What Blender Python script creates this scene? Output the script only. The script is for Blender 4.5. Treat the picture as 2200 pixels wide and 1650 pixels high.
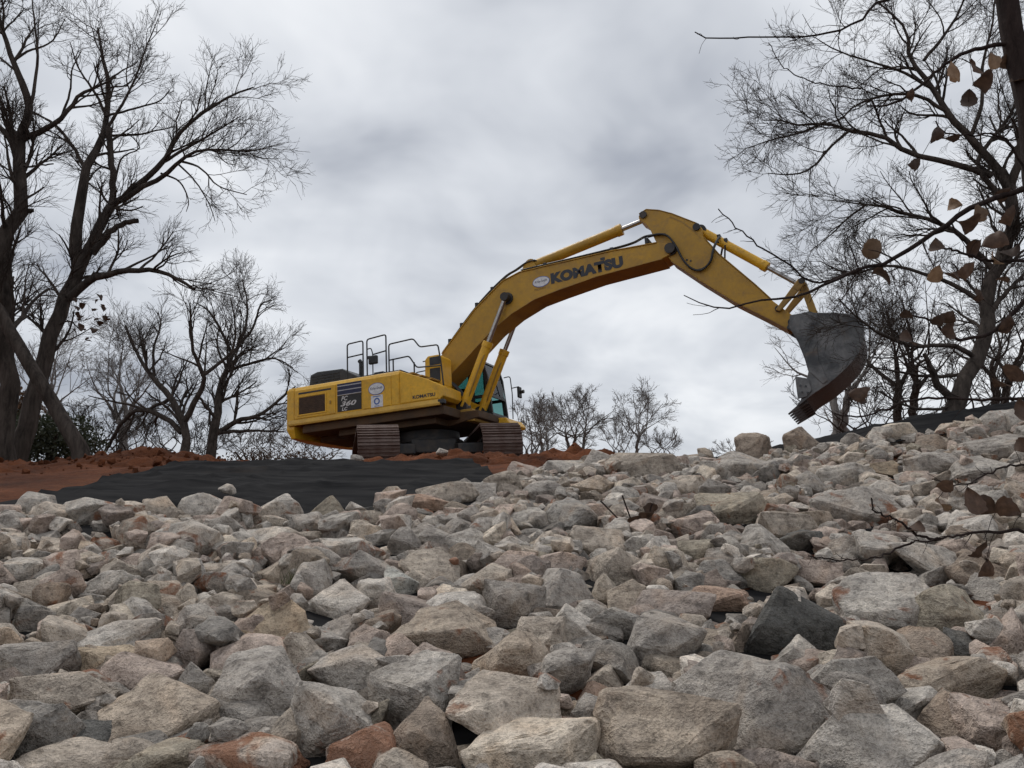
import bpy, bmesh, math, random
import numpy as np
from mathutils import Vector, Matrix

random.seed(7)
rng = np.random.default_rng(11)
scene = bpy.context.scene
COL = scene.collection
for o in list(bpy.data.objects):
    bpy.data.objects.remove(o)

# ------------------------------------------------------------------ camera
FPX = 1795.0                      # focal length in pixels of a 2200 px wide picture
PITCH = math.radians(11.0)
cam_d = bpy.data.cameras.new('camera')
cam_d.sensor_width = 36.0
cam_d.lens = FPX / 2200.0 * 36.0
cam_d.clip_start = 0.05
cam_d.clip_end = 3000.0
cam = bpy.data.objects.new('camera', cam_d)
COL.objects.link(cam)
cam.location = (0, 0, 0)
cam.rotation_euler = (math.radians(90) + PITCH, 0, 0)
scene.camera = cam

# ------------------------------------------------------------------ world: overcast sky
SUN_EL, SUN_AZ = math.radians(58), math.radians(-35)      # azimuth from +Y towards +X
world = bpy.data.worlds.new('World')
scene.world = world
world.use_nodes = True
wn, wl = world.node_tree.nodes, world.node_tree.links
wn.clear()


def nd(tree_nodes, kind, **kw):
    n = tree_nodes.new(kind)
    for k, v in kw.items():
        setattr(n, k, v)
    return n


w_out = nd(wn, 'ShaderNodeOutputWorld')
w_bg = nd(wn, 'ShaderNodeBackground')
w_bg.inputs['Strength'].default_value = 1.06
wl.new(w_bg.outputs[0], w_out.inputs[0])
sky = nd(wn, 'ShaderNodeTexSky', sky_type='NISHITA', sun_disc=False)
sky.sun_elevation = SUN_EL
sky.sun_rotation = SUN_AZ
skym = nd(wn, 'ShaderNodeVectorMath', operation='SCALE')
skym.inputs['Scale'].default_value = 0.10
wl.new(sky.outputs[0], skym.inputs[0])
tc = nd(wn, 'ShaderNodeTexCoord')
sep = nd(wn, 'ShaderNodeSeparateXYZ')
wl.new(tc.outputs['Generated'], sep.inputs[0])
zc = nd(wn, 'ShaderNodeMath', operation='MAXIMUM')
zc.inputs[1].default_value = 0.0
wl.new(sep.outputs['Z'], zc.inputs[0])
za = nd(wn, 'ShaderNodeMath', operation='ADD')
za.inputs[1].default_value = 0.32
wl.new(zc.outputs[0], za.inputs[0])
dx = nd(wn, 'ShaderNodeMath', operation='DIVIDE')
dy = nd(wn, 'ShaderNodeMath', operation='DIVIDE')
wl.new(sep.outputs['X'], dx.inputs[0]); wl.new(za.outputs[0], dx.inputs[1])
wl.new(sep.outputs['Y'], dy.inputs[0]); wl.new(za.outputs[0], dy.inputs[1])
cmb = nd(wn, 'ShaderNodeCombineXYZ')
wl.new(dx.outputs[0], cmb.inputs[0]); wl.new(dy.outputs[0], cmb.inputs[1])
cmb.inputs[2].default_value = 8.3
n1 = nd(wn, 'ShaderNodeTexNoise')
n1.inputs['Scale'].default_value = 0.95
n1.inputs['Detail'].default_value = 5.0
n1.inputs['Roughness'].default_value = 0.52
n1.inputs['Distortion'].default_value = 0.35
wl.new(cmb.outputs[0], n1.inputs['Vector'])
n2 = nd(wn, 'ShaderNodeTexNoise')
n2.inputs['Scale'].default_value = 3.2
n2.inputs['Detail'].default_value = 4.0
n2.inputs['Roughness'].default_value = 0.5
n2.inputs['Distortion'].default_value = 0.4
wl.new(cmb.outputs[0], n2.inputs['Vector'])
nm = nd(wn, 'ShaderNodeMix', data_type='FLOAT')
nm.inputs[0].default_value = 0.36
wl.new(n1.outputs['Fac'], nm.inputs[2]); wl.new(n2.outputs['Fac'], nm.inputs[3])
cr = nd(wn, 'ShaderNodeValToRGB')
cr.color_ramp.interpolation = 'B_SPLINE'
els = cr.color_ramp.elements
els[0].position = 0.385; els[0].color = (0.33, 0.355, 0.41, 1)
els[1].position = 0.615; els[1].color = (0.90, 0.915, 0.935, 1)
e = els.new(0.45); e.color = (0.55, 0.575, 0.62, 1)
e = els.new(0.54); e.color = (0.72, 0.745, 0.785, 1)
wl.new(nm.outputs[0], cr.inputs[0])
wm = nd(wn, 'ShaderNodeMix', data_type='RGBA')
wm.inputs[0].default_value = 0.93
wl.new(skym.outputs[0], wm.inputs[6]); wl.new(cr.outputs[0], wm.inputs[7])
wl.new(wm.outputs[2], w_bg.inputs['Color'])

# ------------------------------------------------------------------ sun (behind cloud)
sd = bpy.data.lights.new('sun', 'SUN')
sd.energy = 1.5
sd.angle = math.radians(14)
sd.color = (1.0, 0.97, 0.92)
sun = bpy.data.objects.new('sun', sd)
COL.objects.link(sun)
sdir = Vector((math.sin(SUN_AZ) * math.cos(SUN_EL), math.cos(SUN_AZ) * math.cos(SUN_EL), math.sin(SUN_EL)))
sun.rotation_euler = (-sdir).to_track_quat('-Z', 'Y').to_euler()

vs = scene.view_settings
vs.view_transform = 'Standard'
vs.look = 'None'
vs.exposure = 0.0
vs.gamma = 1.0
vs.use_curve_mapping = False
scene.cycles.use_denoising = True
scene.cycles.max_bounces = 4
scene.cycles.diffuse_bounces = 2
scene.cycles.glossy_bounces = 2
scene.cycles.use_adaptive_sampling = True
scene.cycles.adaptive_threshold = 0.02
scene.cycles.transparent_max_bounces = 16


# ------------------------------------------------------------------ helpers
def ray(px, py):
    x = (px - 1100) / FPX
    z = -(py - 825) / FPX
    return np.array([x, math.cos(PITCH) - z * math.sin(PITCH), math.sin(PITCH) + z * math.cos(PITCH)])


def at(px, py, y):
    r = ray(px, py)
    return r * (y / r[1])


def proj(P):
    P = np.asarray(P, float)
    yc = P[..., 1] * math.cos(PITCH) + P[..., 2] * math.sin(PITCH)
    zz = -P[..., 1] * math.sin(PITCH) + P[..., 2] * math.cos(PITCH)
    yc = np.where(np.abs(yc) < 1e-4, 1e-4, yc)
    return np.stack([1100 + FPX * P[..., 0] / yc, 825 - FPX * zz / yc, yc], -1)


def tag(o, label=None, cat=None, group=None, kind=None):
    if label: o['label'] = label
    if cat: o['category'] = cat
    if group: o['group'] = group
    if kind: o['kind'] = kind
    return o


def empty(name, loc=(0, 0, 0)):
    o = bpy.data.objects.new(name, None)
    o.empty_display_size = 0.2
    o.location = loc
    COL.objects.link(o)
    return o


def link(name, me, parent=None):
    o = bpy.data.objects.new(name, me)
    COL.objects.link(o)
    if parent is not None:
        o.parent = parent
    return o


def np_mesh(name, V, F, mat=None, smooth=True):
    """V (n,3), F (m,3) or (m,4) numpy arrays -> mesh"""
    me = bpy.data.meshes.new(name)
    V = np.ascontiguousarray(V, np.float32)
    F = np.ascontiguousarray(F, np.int32)
    k = F.shape[1]
    me.vertices.add(len(V))
    me.vertices.foreach_set('co', V.ravel())
    me.loops.add(F.size)
    me.loops.foreach_set('vertex_index', F.ravel())
    me.polygons.add(len(F))
    me.polygons.foreach_set('loop_start', np.arange(0, F.size, k, dtype=np.int32))
    me.polygons.foreach_set('loop_total', np.full(len(F), k, np.int32))
    me.polygons.foreach_set('use_smooth', np.full(len(F), smooth, bool))
    me.update(calc_edges=True)
    if mat is not None:
        me.materials.append(mat)
    return me


class MB:
    def __init__(self):
        self.v, self.f = [], []

    def add(self, vs_, fs_):
        b = len(self.v)
        self.v += [tuple(p) for p in vs_]
        self.f += [tuple(i + b for i in q) for q in fs_]
        return self

    def box(self, x0, x1, y0, y1, z0, z1):
        return self.add([(x0, y0, z0), (x1, y0, z0), (x1, y1, z0), (x0, y1, z0),
                         (x0, y0, z1), (x1, y0, z1), (x1, y1, z1), (x0, y1, z1)],
                        [(3, 2, 1, 0), (4, 5, 6, 7), (0, 1, 5, 4), (1, 2, 6, 5), (2, 3, 7, 6), (3, 0, 4, 7)])

    def prism(self, prof, y0, y1, scale1=1.0):
        n = len(prof)
        v = [(x, y0, z) for x, z in prof] + [(x, y1, z) for x, z in prof]
        fs_ = [tuple(range(n)), tuple(range(2 * n - 1, n - 1, -1))]
        fs_ += [(i, i + n, (i + 1) % n + n, (i + 1) % n) for i in range(n)]
        return self.add(v, fs_)

    def zprism(self, prof, z0, z1):
        n = len(prof)
        v = [(x, y, z0) for x, y in prof] + [(x, y, z1) for x, y in prof]
        fs_ = [tuple(range(n)), tuple(range(2 * n - 1, n - 1, -1))]
        fs_ += [(i, i + n, (i + 1) % n + n, (i + 1) % n) for i in range(n)]
        return self.add(v, fs_)

    def cyl(self, a, b, r0, r1=None, n=16):
        r1 = r0 if r1 is None else r1
        a, b = Vector(a), Vector(b)
        d = (b - a).normalized()
        u = d.orthogonal().normalized()
        w = d.cross(u)
        v = []
        for c, r in ((a, r0), (b, r1)):
            for i in range(n):
                t = 2 * math.pi * i / n
                v.append(c + u * (r * math.cos(t)) + w * (r * math.sin(t)))
        fs_ = [(i, (i + 1) % n, (i + 1) % n + n, i + n) for i in range(n)]
        fs_ += [tuple(range(n - 1, -1, -1)), tuple(range(n, 2 * n))]
        return self.add(v, fs_)

    def tube(self, pts, r, n=8):
        pts = [Vector(p) for p in pts]
        rings = []
        ref = None
        for i, p in enumerate(pts):
            d = (pts[min(i + 1, len(pts) - 1)] - pts[max(i - 1, 0)]).normalized()
            if ref is None:
                ref = d.orthogonal().normalized()
            u = (ref - d * ref.dot(d)).normalized()
            ref = u
            w = d.cross(u)
            rings.append([p + u * (r * math.cos(2 * math.pi * k / n)) + w * (r * math.sin(2 * math.pi * k / n)) for k in range(n)])
        v = [q for rr in rings for q in rr]
        fs_ = []
        for i in range(len(rings) - 1):
            for k in range(n):
                fs_.append((i * n + k, i * n + (k + 1) % n, (i + 1) * n + (k + 1) % n, (i + 1) * n + k))
        fs_.append(tuple(range(n - 1, -1, -1)))
        fs_.append(tuple((len(rings) - 1) * n + k for k in range(n)))
        return self.add(v, fs_)

    def mesh(self, name, mat, smooth=False):
        me = bpy.data.meshes.new(name)
        me.from_pydata(self.v, [], self.f)
        bm = bmesh.new()
        bm.from_mesh(me)
        bmesh.ops.recalc_face_normals(bm, faces=bm.faces)
        bm.to_mesh(me)
        bm.free()
        me.materials.append(mat)
        if smooth:
            me.polygons.foreach_set('use_smooth', [True] * len(me.polygons))
            me.set_sharp_from_angle(angle=math.radians(40))
        me.update()
        return me

    def build(self, name, mat, parent=None, bevel=0.0, smooth=False):
        o = link(name, self.mesh(name, mat, smooth), parent)
        if bevel:
            m = o.modifiers.new('bevel', 'BEVEL')
            m.width = bevel
            m.segments = 2
            m.limit_method = 'ANGLE'
            m.angle_limit = math.radians(35)
        return o


def round_path(pts, r=0.06, k=4):
    """polyline with rounded corners"""
    pts = [Vector(p) for p in pts]
    out = [pts[0]]
    for i in range(1, len(pts) - 1):
        a, b, c = pts[i - 1], pts[i], pts[i + 1]
        d1 = (a - b); d2 = (c - b)
        rr = min(r, d1.length * 0.45, d2.length * 0.45)
        p1 = b + d1.normalized() * rr
        p2 = b + d2.normalized() * rr
        for j in range(k + 1):
            t = j / k
            out.append((1 - t) ** 2 * p1 + 2 * t * (1 - t) * b + t * t * p2)
    out.append(pts[-1])
    return out


def smooth_path(pts, per=6):
    pts = [np.asarray(p, float) for p in pts]
    P = [2 * pts[0] - pts[1]] + pts + [2 * pts[-1] - pts[-2]]
    out = []
    for i in range(1, len(P) - 2):
        for j in range(per):
            t = j / per
            a, b, c, d = P[i - 1], P[i], P[i + 1], P[i + 2]
            out.append(0.5 * (2 * b + (c - a) * t + (2 * a - 5 * b + 4 * c - d) * t * t + (3 * b - a - 3 * c + d) * t ** 3))
    out.append(pts[-1])
    return np.array(out)


# value noise in numpy
def vnoise3(P, seed=0):
    P = np.asarray(P, float)
    i = np.floor(P).astype(np.int64)
    f = P - i
    f = f * f * (3 - 2 * f)
    def h(a, b, c):
        n = (a * 374761393 + b * 668265263 + c * 2147483647 + seed * 974634777) & 0x7fffffff
        n = (n ^ (n >> 13)) * 1274126177 & 0x7fffffff
        n = (n ^ (n >> 16)) & 0xffff
        return n / 32767.5 - 1.0
    x, y, z = i[..., 0], i[..., 1], i[..., 2]
    fx, fy, fz = f[..., 0], f[..., 1], f[..., 2]
    r = 0
    for a in (0, 1):
        for b in (0, 1):
            for c in (0, 1):
                w = (fx if a else 1 - fx) * (fy if b else 1 - fy) * (fz if c else 1 - fz)
                r = r + w * h(x + a, y + b, z + c)
    return r


def fbm(P, seed=0, oct=3):
    P = np.asarray(P, float)
    s, a = 0, 1.0
    for k in range(oct):
        s = s + a * vnoise3(P * 2 ** k + 17.3 * k, seed + k)
        a *= 0.5
    return s


# ------------------------------------------------------------------ materials
def new_mat(name):
    m = bpy.data.materials.new(name)
    m.use_nodes = True
    n, l = m.node_tree.nodes, m.node_tree.links
    return m, n, l, n['Principled BSDF']


def ramp(n, l, src, stops, interp='LINEAR'):
    r = n.new('ShaderNodeValToRGB')
    r.color_ramp.interpolation = interp
    e = r.color_ramp.elements
    e[0].position, e[0].color = stops[0][0], (*stops[0][1], 1)
    e[1].position, e[1].color = stops[-1][0], (*stops[-1][1], 1)
    for p, c in stops[1:-1]:
        q = e.new(p); q.color = (*c, 1)
    l.new(src, r.inputs[0])
    return r.outputs[0]


def noise(n, l, vec, scale, detail=4, rough=0.55, dist=0.0):
    t = n.new('ShaderNodeTexNoise')
    t.inputs['Scale'].default_value = scale
    t.inputs['Detail'].default_value = detail
    t.inputs['Roughness'].default_value = rough
    t.inputs['Distortion'].default_value = dist
    if vec is not None:
        l.new(vec, t.inputs['Vector'])
    return t.outputs['Fac']


def mixc(n, l, fac, a, b, mode='MIX'):
    m = n.new('ShaderNodeMix')
    m.data_type = 'RGBA'
    m.blend_type = mode
    if isinstance(fac, (int, float)): m.inputs[0].default_value = fac
    else: l.new(fac, m.inputs[0])
    for s, v in ((6, a), (7, b)):
        if isinstance(v, tuple): m.inputs[s].default_value = (*v, 1)
        else: l.new(v, m.inputs[s])
    return m.outputs[2]


def bump(n, l, h, strength, dist, prev=None):
    b = n.new('ShaderNodeBump')
    b.inputs['Strength'].default_value = strength
    b.inputs['Distance'].default_value = dist
    l.new(h, b.inputs['Height'])
    if prev is not None:
        l.new(prev, b.inputs['Normal'])
    return b.outputs[0]


def math_(n, l, op, a, b):
    m = n.new('ShaderNodeMath')
    m.operation = op
    for i, v in enumerate((a, b)):
        if isinstance(v, (int, float)): m.inputs[i].default_value = v
        else: l.new(v, m.inputs[i])
    return m.outputs[0]


def worn(name, c1, c2, rough=0.5, metal=0.0, scale=3.0, lo=0.42, hi=0.68, bmp=0.0, spec=0.5, stretch=None, mud=0.0):
    m, n, l, p = new_mat(name)
    t = n.new('ShaderNodeTexCoord').outputs['Object']
    t0 = t
    if stretch:
        mp = n.new('ShaderNodeMapping')
        mp.inputs['Scale'].default_value = stretch
        mp.inputs['Rotation'].default_value = (0, 0.5, 0)
        l.new(t, mp.inputs[0])
        t = mp.outputs[0]
    f = noise(n, l, t, scale, 6, 0.65, 0.3)
    c = ramp(n, l, f, [(lo, c1), (hi, c2)])
    f2 = noise(n, l, t, scale * 9, 4, 0.6)
    c = mixc(n, l, 0.35, c, ramp(n, l, f2, [(0.3, (0.55, 0.55, 0.55)), (0.7, (1.15, 1.15, 1.15))]), 'MULTIPLY')
    if mud:
        f3 = noise(n, l, t0, 2.3, 7, 0.72, 0.6)
        c = mixc(n, l, ramp(n, l, f3, [(0.54, (0,) * 3), (0.70, (mud,) * 3)]), c, (0.20, 0.12, 0.06))
    l.new(c, p.inputs['Base Color'])
    l.new(ramp(n, l, f2, [(0.3, (rough - 0.1,) * 3), (0.7, (rough + 0.15,) * 3)]), p.inputs['Roughness'])
    p.inputs['Metallic'].default_value = metal
    p.inputs['Specular IOR Level'].default_value = spec
    if bmp:
        l.new(bump(n, l, f2, 0.5, bmp), p.inputs['Normal'])
    return m


def plain(name, c, rough=0.5, metal=0.0):
    m, n, l, p = new_mat(name)
    t = n.new('ShaderNodeTexCoord').outputs['Object']
    f = noise(n, l, t, 14, 4)
    l.new(mixc(n, l, 1.0, c, ramp(n, l, f, [(0.3, (0.8,) * 3), (0.7, (1.1,) * 3)]), 'MULTIPLY'), p.inputs['Base Color'])
    p.inputs['Roughness'].default_value = rough
    p.inputs['Metallic'].default_value = metal
    return m


M = {}
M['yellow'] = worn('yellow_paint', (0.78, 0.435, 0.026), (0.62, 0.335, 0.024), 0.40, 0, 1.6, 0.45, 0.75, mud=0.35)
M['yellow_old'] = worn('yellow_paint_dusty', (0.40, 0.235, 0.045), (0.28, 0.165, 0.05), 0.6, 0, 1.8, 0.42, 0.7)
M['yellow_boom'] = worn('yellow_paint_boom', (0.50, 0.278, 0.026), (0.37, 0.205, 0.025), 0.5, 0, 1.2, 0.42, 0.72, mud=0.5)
M['frame'] = worn('muddy_shaded_frame', (0.10, 0.055, 0.025), (0.055, 0.035, 0.022), 0.8, 0, 2.0)  # yellow underside with mud; the shade below the deck is put into this dark brown
M['sill'] = worn('yellow_sill', (0.62, 0.37, 0.06), (0.50, 0.28, 0.04), 0.5, 0, 2.0)
M['steel_dark'] = worn('dark_steel', (0.035, 0.035, 0.037), (0.075, 0.06, 0.05), 0.55, 0.3, 4)
M['black'] = worn('black_paint', (0.018, 0.019, 0.021), (0.035, 0.036, 0.038), 0.5, 0, 5)
M['louvre'] = worn('louvre_black', (0.035, 0.038, 0.042), (0.06, 0.062, 0.065), 0.55, 0, 5)
M['grille'] = worn('grille_brown', (0.06, 0.035, 0.02), (0.10, 0.055, 0.03), 0.75, 0, 8)
M['chrome'] = plain('chrome_rod', (0.42, 0.40, 0.38), 0.28, 0.9)
M['rubber'] = plain('rubber_hose', (0.018, 0.018, 0.02), 0.5)
M['track'] = worn('track_steel', (0.12, 0.075, 0.06), (0.20, 0.15, 0.13), 0.55, 0.35, 5, bmp=0.004)
M['bucket'] = worn('bucket_steel', (0.06, 0.064, 0.068), (0.22, 0.22, 0.22), 0.48, 0.3, 2.4, 0.40, 0.66, bmp=0.004, mud=0.35)
M['bucket_dark'] = worn('bucket_steel_dark', (0.05, 0.055, 0.06), (0.10, 0.105, 0.11), 0.6, 0.2, 3)
M['bucket_rust'] = worn('bucket_bottom_steel', (0.07, 0.058, 0.052), (0.062, 0.06, 0.06), 0.6, 0.2, 2.5)
M['white'] = plain('white_sticker', (0.72, 0.72, 0.74), 0.5)
M['silver'] = plain('silver_stripe', (0.50, 0.49, 0.50), 0.45)
M['navy'] = plain('navy_stripe', (0.016, 0.018, 0.06), 0.4)
M['blue'] = plain('blue_print', (0.05, 0.12, 0.38), 0.5)
M['ink'] = plain('black_lettering', (0.018, 0.02, 0.03), 0.45)
M['panel_black'] = plain('black_panel', (0.02, 0.017, 0.015), 0.45)
M['letter_white'] = plain('white_lettering', (0.62, 0.60, 0.58), 0.5)
M['seat'] = plain('seat_cloth', (0.03, 0.03, 0.033), 0.85)
M['vest'] = plain('green_plastic', (0.03, 0.14, 0.05), 0.7)

m, n, l, p = new_mat('cab_glass')
n.remove(p)
tr = n.new('ShaderNodeBsdfTransparent'); tr.inputs[0].default_value = (0.42, 0.62, 0.60, 1)
gl = n.new('ShaderNodeBsdfGlossy'); gl.inputs['Roughness'].default_value = 0.03
fr = n.new('ShaderNodeFresnel'); fr.inputs[0].default_value = 1.5
mx = n.new('ShaderNodeMixShader')
l.new(fr.outputs[0], mx.inputs[0]); l.new(tr.outputs[0], mx.inputs[1]); l.new(gl.outputs[0], mx.inputs[2])
l.new(mx.outputs[0], n['Material Output'].inputs[0])
M['glass'] = m


def soil_mat():
    m, n, l, p = new_mat('red_clay_soil')
    t = n.new('ShaderNodeNewGeometry').outputs['Position']
    f = noise(n, l, t, 1.3, 8, 0.65, 0.2)
    c = ramp(n, l, f, [(0.3, (0.075, 0.026, 0.012)), (0.5, (0.145, 0.048, 0.019)), (0.72, (0.21, 0.074, 0.030))])
    f2 = noise(n, l, t, 16, 6, 0.7)
    dmp = noise(n, l, t, 0.55, 5, 0.6, 0.5)
    c = mixc(n, l, 1.0, c, ramp(n, l, dmp, [(0.38, (0.5, 0.47, 0.45)), (0.62, (1.12,) * 3)]), 'MULTIPLY')
    c = mixc(n, l, 0.6, c, ramp(n, l, f2, [(0.32, (0.45,) * 3), (0.68, (1.2,) * 3)]), 'MULTIPLY')
    l.new(c, p.inputs['Base Color'])
    p.inputs['Roughness'].default_value = 0.95
    p.inputs['Specular IOR Level'].default_value = 0.15
    b = bump(n, l, f2, 0.8, 0.05)
    l.new(b, p.inputs['Normal'])
    return m


M['soil'] = soil_mat()


def fabric_mat():
    m, n, l, p = new_mat('black_geotextile')
    t = n.new('ShaderNodeNewGeometry').outputs['Position']
    mp = n.new('ShaderNodeMapping')
    mp.inputs['Scale'].default_value = (0.5, 2.2, 1)
    l.new(t, mp.inputs[0])
    f = noise(n, l, mp.outputs[0], 2.2, 6, 0.6, 0.4)
    c = ramp(n, l, f, [(0.35, (0.012, 0.012, 0.013)), (0.7, (0.034, 0.033, 0.033))])
    dust = noise(n, l, t, 0.9, 6, 0.7)
    c = mixc(n, l, ramp(n, l, dust, [(0.62, (0, 0, 0)), (0.85, (0.30,) * 3)]), c, (0.10, 0.07, 0.05))
    l.new(c, p.inputs['Base Color'])
    p.inputs['Roughness'].default_value = 1.0
    p.inputs['Specular IOR Level'].default_value = 0.03
    return m


M['fabric'] = fabric_mat()


def rock_mat():
    m, n, l, p = new_mat('limestone')
    pos = n.new('ShaderNodeNewGeometry').outputs['Position']
    at_ = n.new('ShaderNodeAttribute'); at_.attribute_name = 'rock_colour'
    base = at_.outputs['Color']
    stain = at_.outputs['Alpha']
    # warp by rock so neighbouring stones do not share veins
    add = n.new('ShaderNodeVectorMath'); add.operation = 'MULTIPLY_ADD'
    l.new(base, add.inputs[0]); add.inputs[1].default_value = (37, 51, 23); l.new(pos, add.inputs[2])
    v = add.outputs[0]
    big = noise(n, l, v, 5.5, 4, 0.62, 0.6)
    mid = noise(n, l, v, 22, 4, 0.7, 0.0)
    fine = noise(n, l, v, 110, 2, 0.7)
    c = mixc(n, l, 1.0, base, ramp(n, l, big, [(0.30, (0.66, 0.64, 0.62)), (0.5, (0.98, 0.97, 0.96)), (0.72, (1.22, 1.20, 1.16))]), 'MULTIPLY')
    warm = noise(n, l, v, 3.4, 3, 0.6, 0.8)
    c = mixc(n, l, ramp(n, l, warm, [(0.52, (0, 0, 0)), (0.74, (0.4,) * 3)]), c, mixc(n, l, 1.0, c, (1.18, 0.93, 0.70), 'MULTIPLY'))
    c = mixc(n, l, 0.9, c, ramp(n, l, mid, [(0.32, (0.42,) * 3), (0.47, (0.92,) * 3), (0.62, (1.12,) * 3), (0.74, (1.35,) * 3)]), 'MULTIPLY')
    c = mixc(n, l, 0.55, c, ramp(n, l, fine, [(0.32, (0.62,) * 3), (0.52, (1.0,) * 3), (0.72, (1.25,) * 3)]), 'MULTIPLY')
    bd = n.new('ShaderNodeMapping')
    bd.inputs['Rotation'].default_value = (0.5, 0.35, 0.2)
    bd.inputs['Scale'].default_value = (0.35, 0.35, 3.0)
    l.new(v, bd.inputs[0])
    bed = noise(n, l, bd.outputs[0], 9, 3, 0.6, 0.5)
    bmask = ramp(n, l, warm, [(0.40, (0.75,) * 3), (0.58, (0.15,) * 3)])
    c = mixc(n, l, bmask, c, mixc(n, l, 1.0, c, ramp(n, l, bed, [(0.36, (0.62, 0.60, 0.58)), (0.5, (1.0,) * 3), (0.66, (1.22, 1.2, 1.17))]), 'MULTIPLY'))
    # dark pits
    vo = n.new('ShaderNodeTexVoronoi'); vo.inputs['Scale'].default_value = 42
    l.new(v, vo.inputs['Vector'])
    pit = math_(n, l, 'MULTIPLY', ramp(n, l, vo.outputs['Distance'], [(0.08, (1,) * 3), (0.24, (0,) * 3)]),
                ramp(n, l, big, [(0.45, (0,) * 3), (0.62, (0.75,) * 3)]))
    c = mixc(n, l, pit, c, mixc(n, l, 1.0, c, (0.45, 0.43, 0.42), 'MULTIPLY'))
    # iron / clay stain
    sn = noise(n, l, v, 4.2, 4, 0.65, 0.8)
    sf = math_(n, l, 'MULTIPLY', ramp(n, l, math_(n, l, 'ADD', sn, math_(n, l, 'MULTIPLY', math_(n, l, 'SUBTRACT', stain, 0.5), 0.22)),
                                      [(0.56, (0,) * 3), (0.64, (1,) * 3)]), 0.8)
    c = mixc(n, l, sf, c, (0.23, 0.088, 0.038))
    l.new(c, p.inputs['Base Color'])
    p.inputs['Roughness'].default_value = 0.9
    p.inputs['Specular IOR Level'].default_value = 0.2
    hh = math_(n, l, 'ADD', math_(n, l, 'MULTIPLY', mid, 0.028), math_(n, l, 'MULTIPLY', fine, 0.007))
    b = bump(n, l, hh, 1.0, 1.35)
    l.new(b, p.inputs['Normal'])
    return m


M['rock'] = rock_mat()


def bark_mat(name, c1, c2, sc=9):
    m, n, l, p = new_mat(name)
    t = n.new('ShaderNodeNewGeometry').outputs['Position']
    mp = n.new('ShaderNodeMapping'); mp.inputs['Scale'].default_value = (1, 1, 0.22)
    l.new(t, mp.inputs[0])
    f = noise(n, l, mp.outputs[0], sc, 6, 0.7, 0.4)
    c = ramp(n, l, f, [(0.35, c1), (0.68, c2)])
    l.new(c, p.inputs['Base Color'])
    p.inputs['Roughness'].default_value = 0.95
    p.inputs['Specular IOR Level'].default_value = 0.1
    l.new(bump(n, l, f, 0.9, 0.03), p.inputs['Normal'])
    return m


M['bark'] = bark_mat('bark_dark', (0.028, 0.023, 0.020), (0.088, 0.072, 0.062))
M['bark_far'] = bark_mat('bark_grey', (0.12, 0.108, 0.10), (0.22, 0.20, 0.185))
M['twig'] = bark_mat('twig_bark', (0.022, 0.016, 0.015), (0.05, 0.036, 0.032), 20)


def leaf_mat(name, c1, c2):
    m, n, l, p = new_mat(name)
    t = n.new('ShaderNodeTexCoord').outputs['Object']
    oi = n.new('ShaderNodeObjectInfo')
    f = noise(n, l, t, 5, 5, 0.6)
    c = ramp(n, l, f, [(0.3, c1), (0.7, c2)])
    c = mixc(n, l, 1.0, c, ramp(n, l, oi.outputs['Random'], [(0, (0.6, 0.58, 0.56)), (1, (1.35, 1.32, 1.28))]), 'MULTIPLY')
    l.new(c, p.inputs['Base Color'])
    p.inputs['Roughness'].default_value = 0.7
    tl = n.new('ShaderNodeBsdfTranslucent')
    l.new(c, tl.inputs[0])
    mx = n.new('ShaderNodeMixShader'); mx.inputs[0].default_value = 0.25
    l.new(p.outputs[0], mx.inputs[1]); l.new(tl.outputs[0], mx.inputs[2])
    l.new(mx.outputs[0], n['Material Output'].inputs[0])
    return m


M['leaf'] = leaf_mat('dead_leaf', (0.045, 0.026, 0.018), (0.10, 0.06, 0.040))
M['leaf_tan'] = leaf_mat('dead_leaf_tan', (0.15, 0.092, 0.055), (0.24, 0.16, 0.10))
M['cedar'] = leaf_mat('cedar_foliage', (0.022, 0.030, 0.014), (0.045, 0.055, 0.024))
M['russet'] = leaf_mat('russet_foliage', (0.07, 0.038, 0.02), (0.13, 0.07, 0.035))
M['grass'] = leaf_mat('grass_blade', (0.07, 0.09, 0.03), (0.14, 0.15, 0.06))

# ------------------------------------------------------------------ terrain
CX, CY, CZ = -2.05, 21.0, 1.66            # centre of the excavator on the ground
TH, PH = math.radians(25), math.radians(3.2)
ZC_X = np.array([-60, -8, -5, 0, 2.8, 3.8, 5.2, 7.2, 11, 60.])
ZC_Z = np.array([1.10, 1.12, 1.16, 1.15, 1.15, 1.30, 1.66, 1.98, 2.2, 2.3])


def sstep(t):
    t = np.clip(t, 0, 1)
    return t * t * (3 - 2 * t)


def ground(x, y):
    x = np.asarray(x, float); y = np.asarray(y, float)
    zc_ = np.interp(x, ZC_X, ZC_Z)
    zl = -1.2 + (zc_ + 1.2) * np.clip(y, 0, 12) / 12.0
    pl = np.maximum(1.66, zc_ + 0.12)
    z = zl + (pl - zc_) * sstep((y - 12) / 6.0)
    plane = CZ + math.tan(PH) * (math.cos(TH) * (x - CX) - math.sin(TH) * (y - CY))
    w = 1 - sstep((np.hypot(x - CX, y - CY) - 3.3) / 2.5)
    z = z * (1 - w) + plane * w
    return z


def axis(segs):
    out = []
    for a, b, n_ in segs:
        out += list(np.linspace(a, b, n_, endpoint=False))
    out.append(segs[-1][1])
    return np.array(out)


def grid_faces(nx, ny):
    i = np.arange(nx - 1)[:, None] * ny + np.arange(ny - 1)[None, :]
    return np.stack([i, i + ny, i + ny + 1, i + 1], -1).reshape(-1, 4)


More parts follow.
